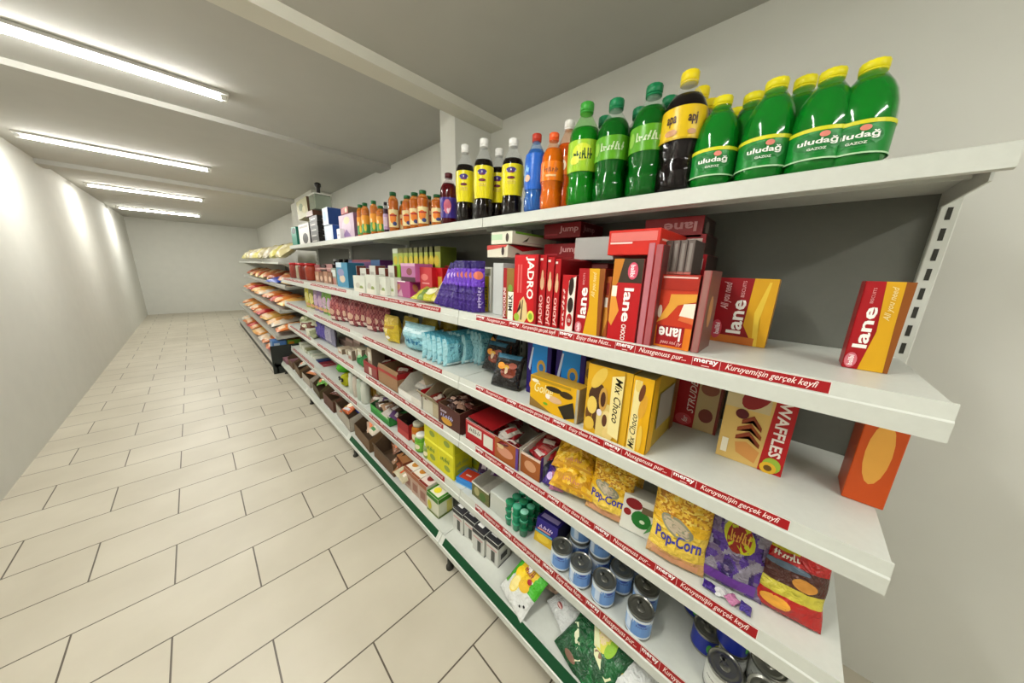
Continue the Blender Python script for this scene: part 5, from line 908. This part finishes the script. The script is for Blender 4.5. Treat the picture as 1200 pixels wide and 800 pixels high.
places = [('bottom', .62, .15, .42), ('second', .68, .53, .40), ('third', .76, .89, .36)]
for t_, (nm, y0, z0, dp_) in enumerate(places):
    n = 12
    for k in range(n):
        x = XF1-.22-.37*k; c = cs[(k*3+t_*2) % 7]
        if t_ == 0 and k == 0: continue
        g = pouch_geo(.33, dp_, .09, c, seed=500+k+20*t_, n=10, art=[('r', .1, .1, .9, .3, 'e8c8a0' if c != 'b8282c' else 'd86a60'), ('e', .5, .6, .3, .15, 'e8a860')], kind='p')
        tag(g.build('snack_packet', loc=(x, y0+.02, z0+.05+.02*(k % 2)), rot=Euler((R(-78), 0, R(random.uniform(-8, 8))), 'XYZ')), 'flat packet on the far rack, %s tier' % nm+nth(k, n, 'nearest', 'farthest', 'near end'), 'packet', 'flat packets on the %s tier of the far rack' % nm)
for k, (x, c, f_, lb) in enumerate([(-5.30, '3a6aa8', '3a78b8', 'blue upright box at the corner of the far rack'), (-5.30+.0, 'a0781c', '4a7a2c', 'green and orange upright box beside the blue one')]):
    g = carton_geo(.22, .16, .28, c, {'F': f_, 'R': ['5a88c8', '5a8a2c'][k]}, [('R', 'r', .1, .1, .5, .9, ['c8d8e8', 'c07a1c'][k])]); tag(g.build('book_box', loc=(x, .62+.17*k, .17)), lb, 'box')
g = carton_geo(.25, .2, .06, '9a7078', {'F': '8a5a68'}); tag(g.build('book_box', loc=(-5.02+.0, .70, .168)), 'mauve flat box at the far end of the bottom shelf', 'box')
g = pouch_geo(.5, .3, .10, '2a4ab0', seed=560, kind='p', n=12); tag(g.build('snack_packet', loc=(-6.2, .84, 1.22), rot=Euler((R(-75), 0, R(10)), 'XYZ')), 'blue bag lying on the top tier of the far rack', 'packet')
for k in range(12):
    x = -5.4-.36*k
    g = pouch_geo(.34, .34, .12, ['e0b050', 'c87a50', 'd8c890', 'a8502c'][k % 4], seed=570+k, kind='p', n=10, art=[('e', .5, .5, .3, .2, 'e8d0a0')])
    if k != 2: tag(g.build('snack_packet', loc=(x, .88, 1.24+.03*(k % 2)), rot=Euler((R(-72), 0, R(random.uniform(-10, 10))), 'XYZ')), 'puffy packet on the top tier of the far rack'+nth(k, 12, 'nearest', 'farthest', 'near end'), 'packet', 'puffy packets on the top tier of the far rack')
# goods heaped above the far rack on a bracket shelf
e = empty('bracket_shelf', (0, 0, 0)); g = G(); g.box((-9.9, .80, 1.505), (-5.12, YB-.001, 1.53), white, .003); g.build('board', e)
for xx in (-5.2, -7.5, -9.8): g = G(); prism(g, [(.86, 1.503), (YB-.001, 1.503), (YB-.001, 1.30), (1.22, 1.30)], xx-.01, xx+.01, white); g.build('bracket', e)
tag(e, 'white bracket shelf above the far display rack', 'shelf')
NW = ['first', 'second', 'third', 'fourth', 'fifth', 'sixth', 'seventh', 'eighth']
for k in range(16):
    x = -5.34-.285*k; bk = k % 2
    g = pouch_geo(.31, .30, .13, ['c8bc8c', 'b09a7a', 'd8cf7a', '9a7a58', 'd8d0b8', 'b8a83a'][k % 6], seed=600+k, kind='p', n=10, art=[('e', .5, .5, .25, .2, 'e0d8b8')])
    tag(g.build('bread_bag', loc=(x, .84+.05*bk, 1.60+.02*bk), rot=Euler((R(-52), 0, R(random.uniform(-8, 8))), 'XYZ')), 'cream or yellow bag heaped on the bracket shelf, %s %s from the near end' % (NW[k//2], ['front one', 'rear one'][bk]), 'bag', 'cream and yellow bags above the far rack')
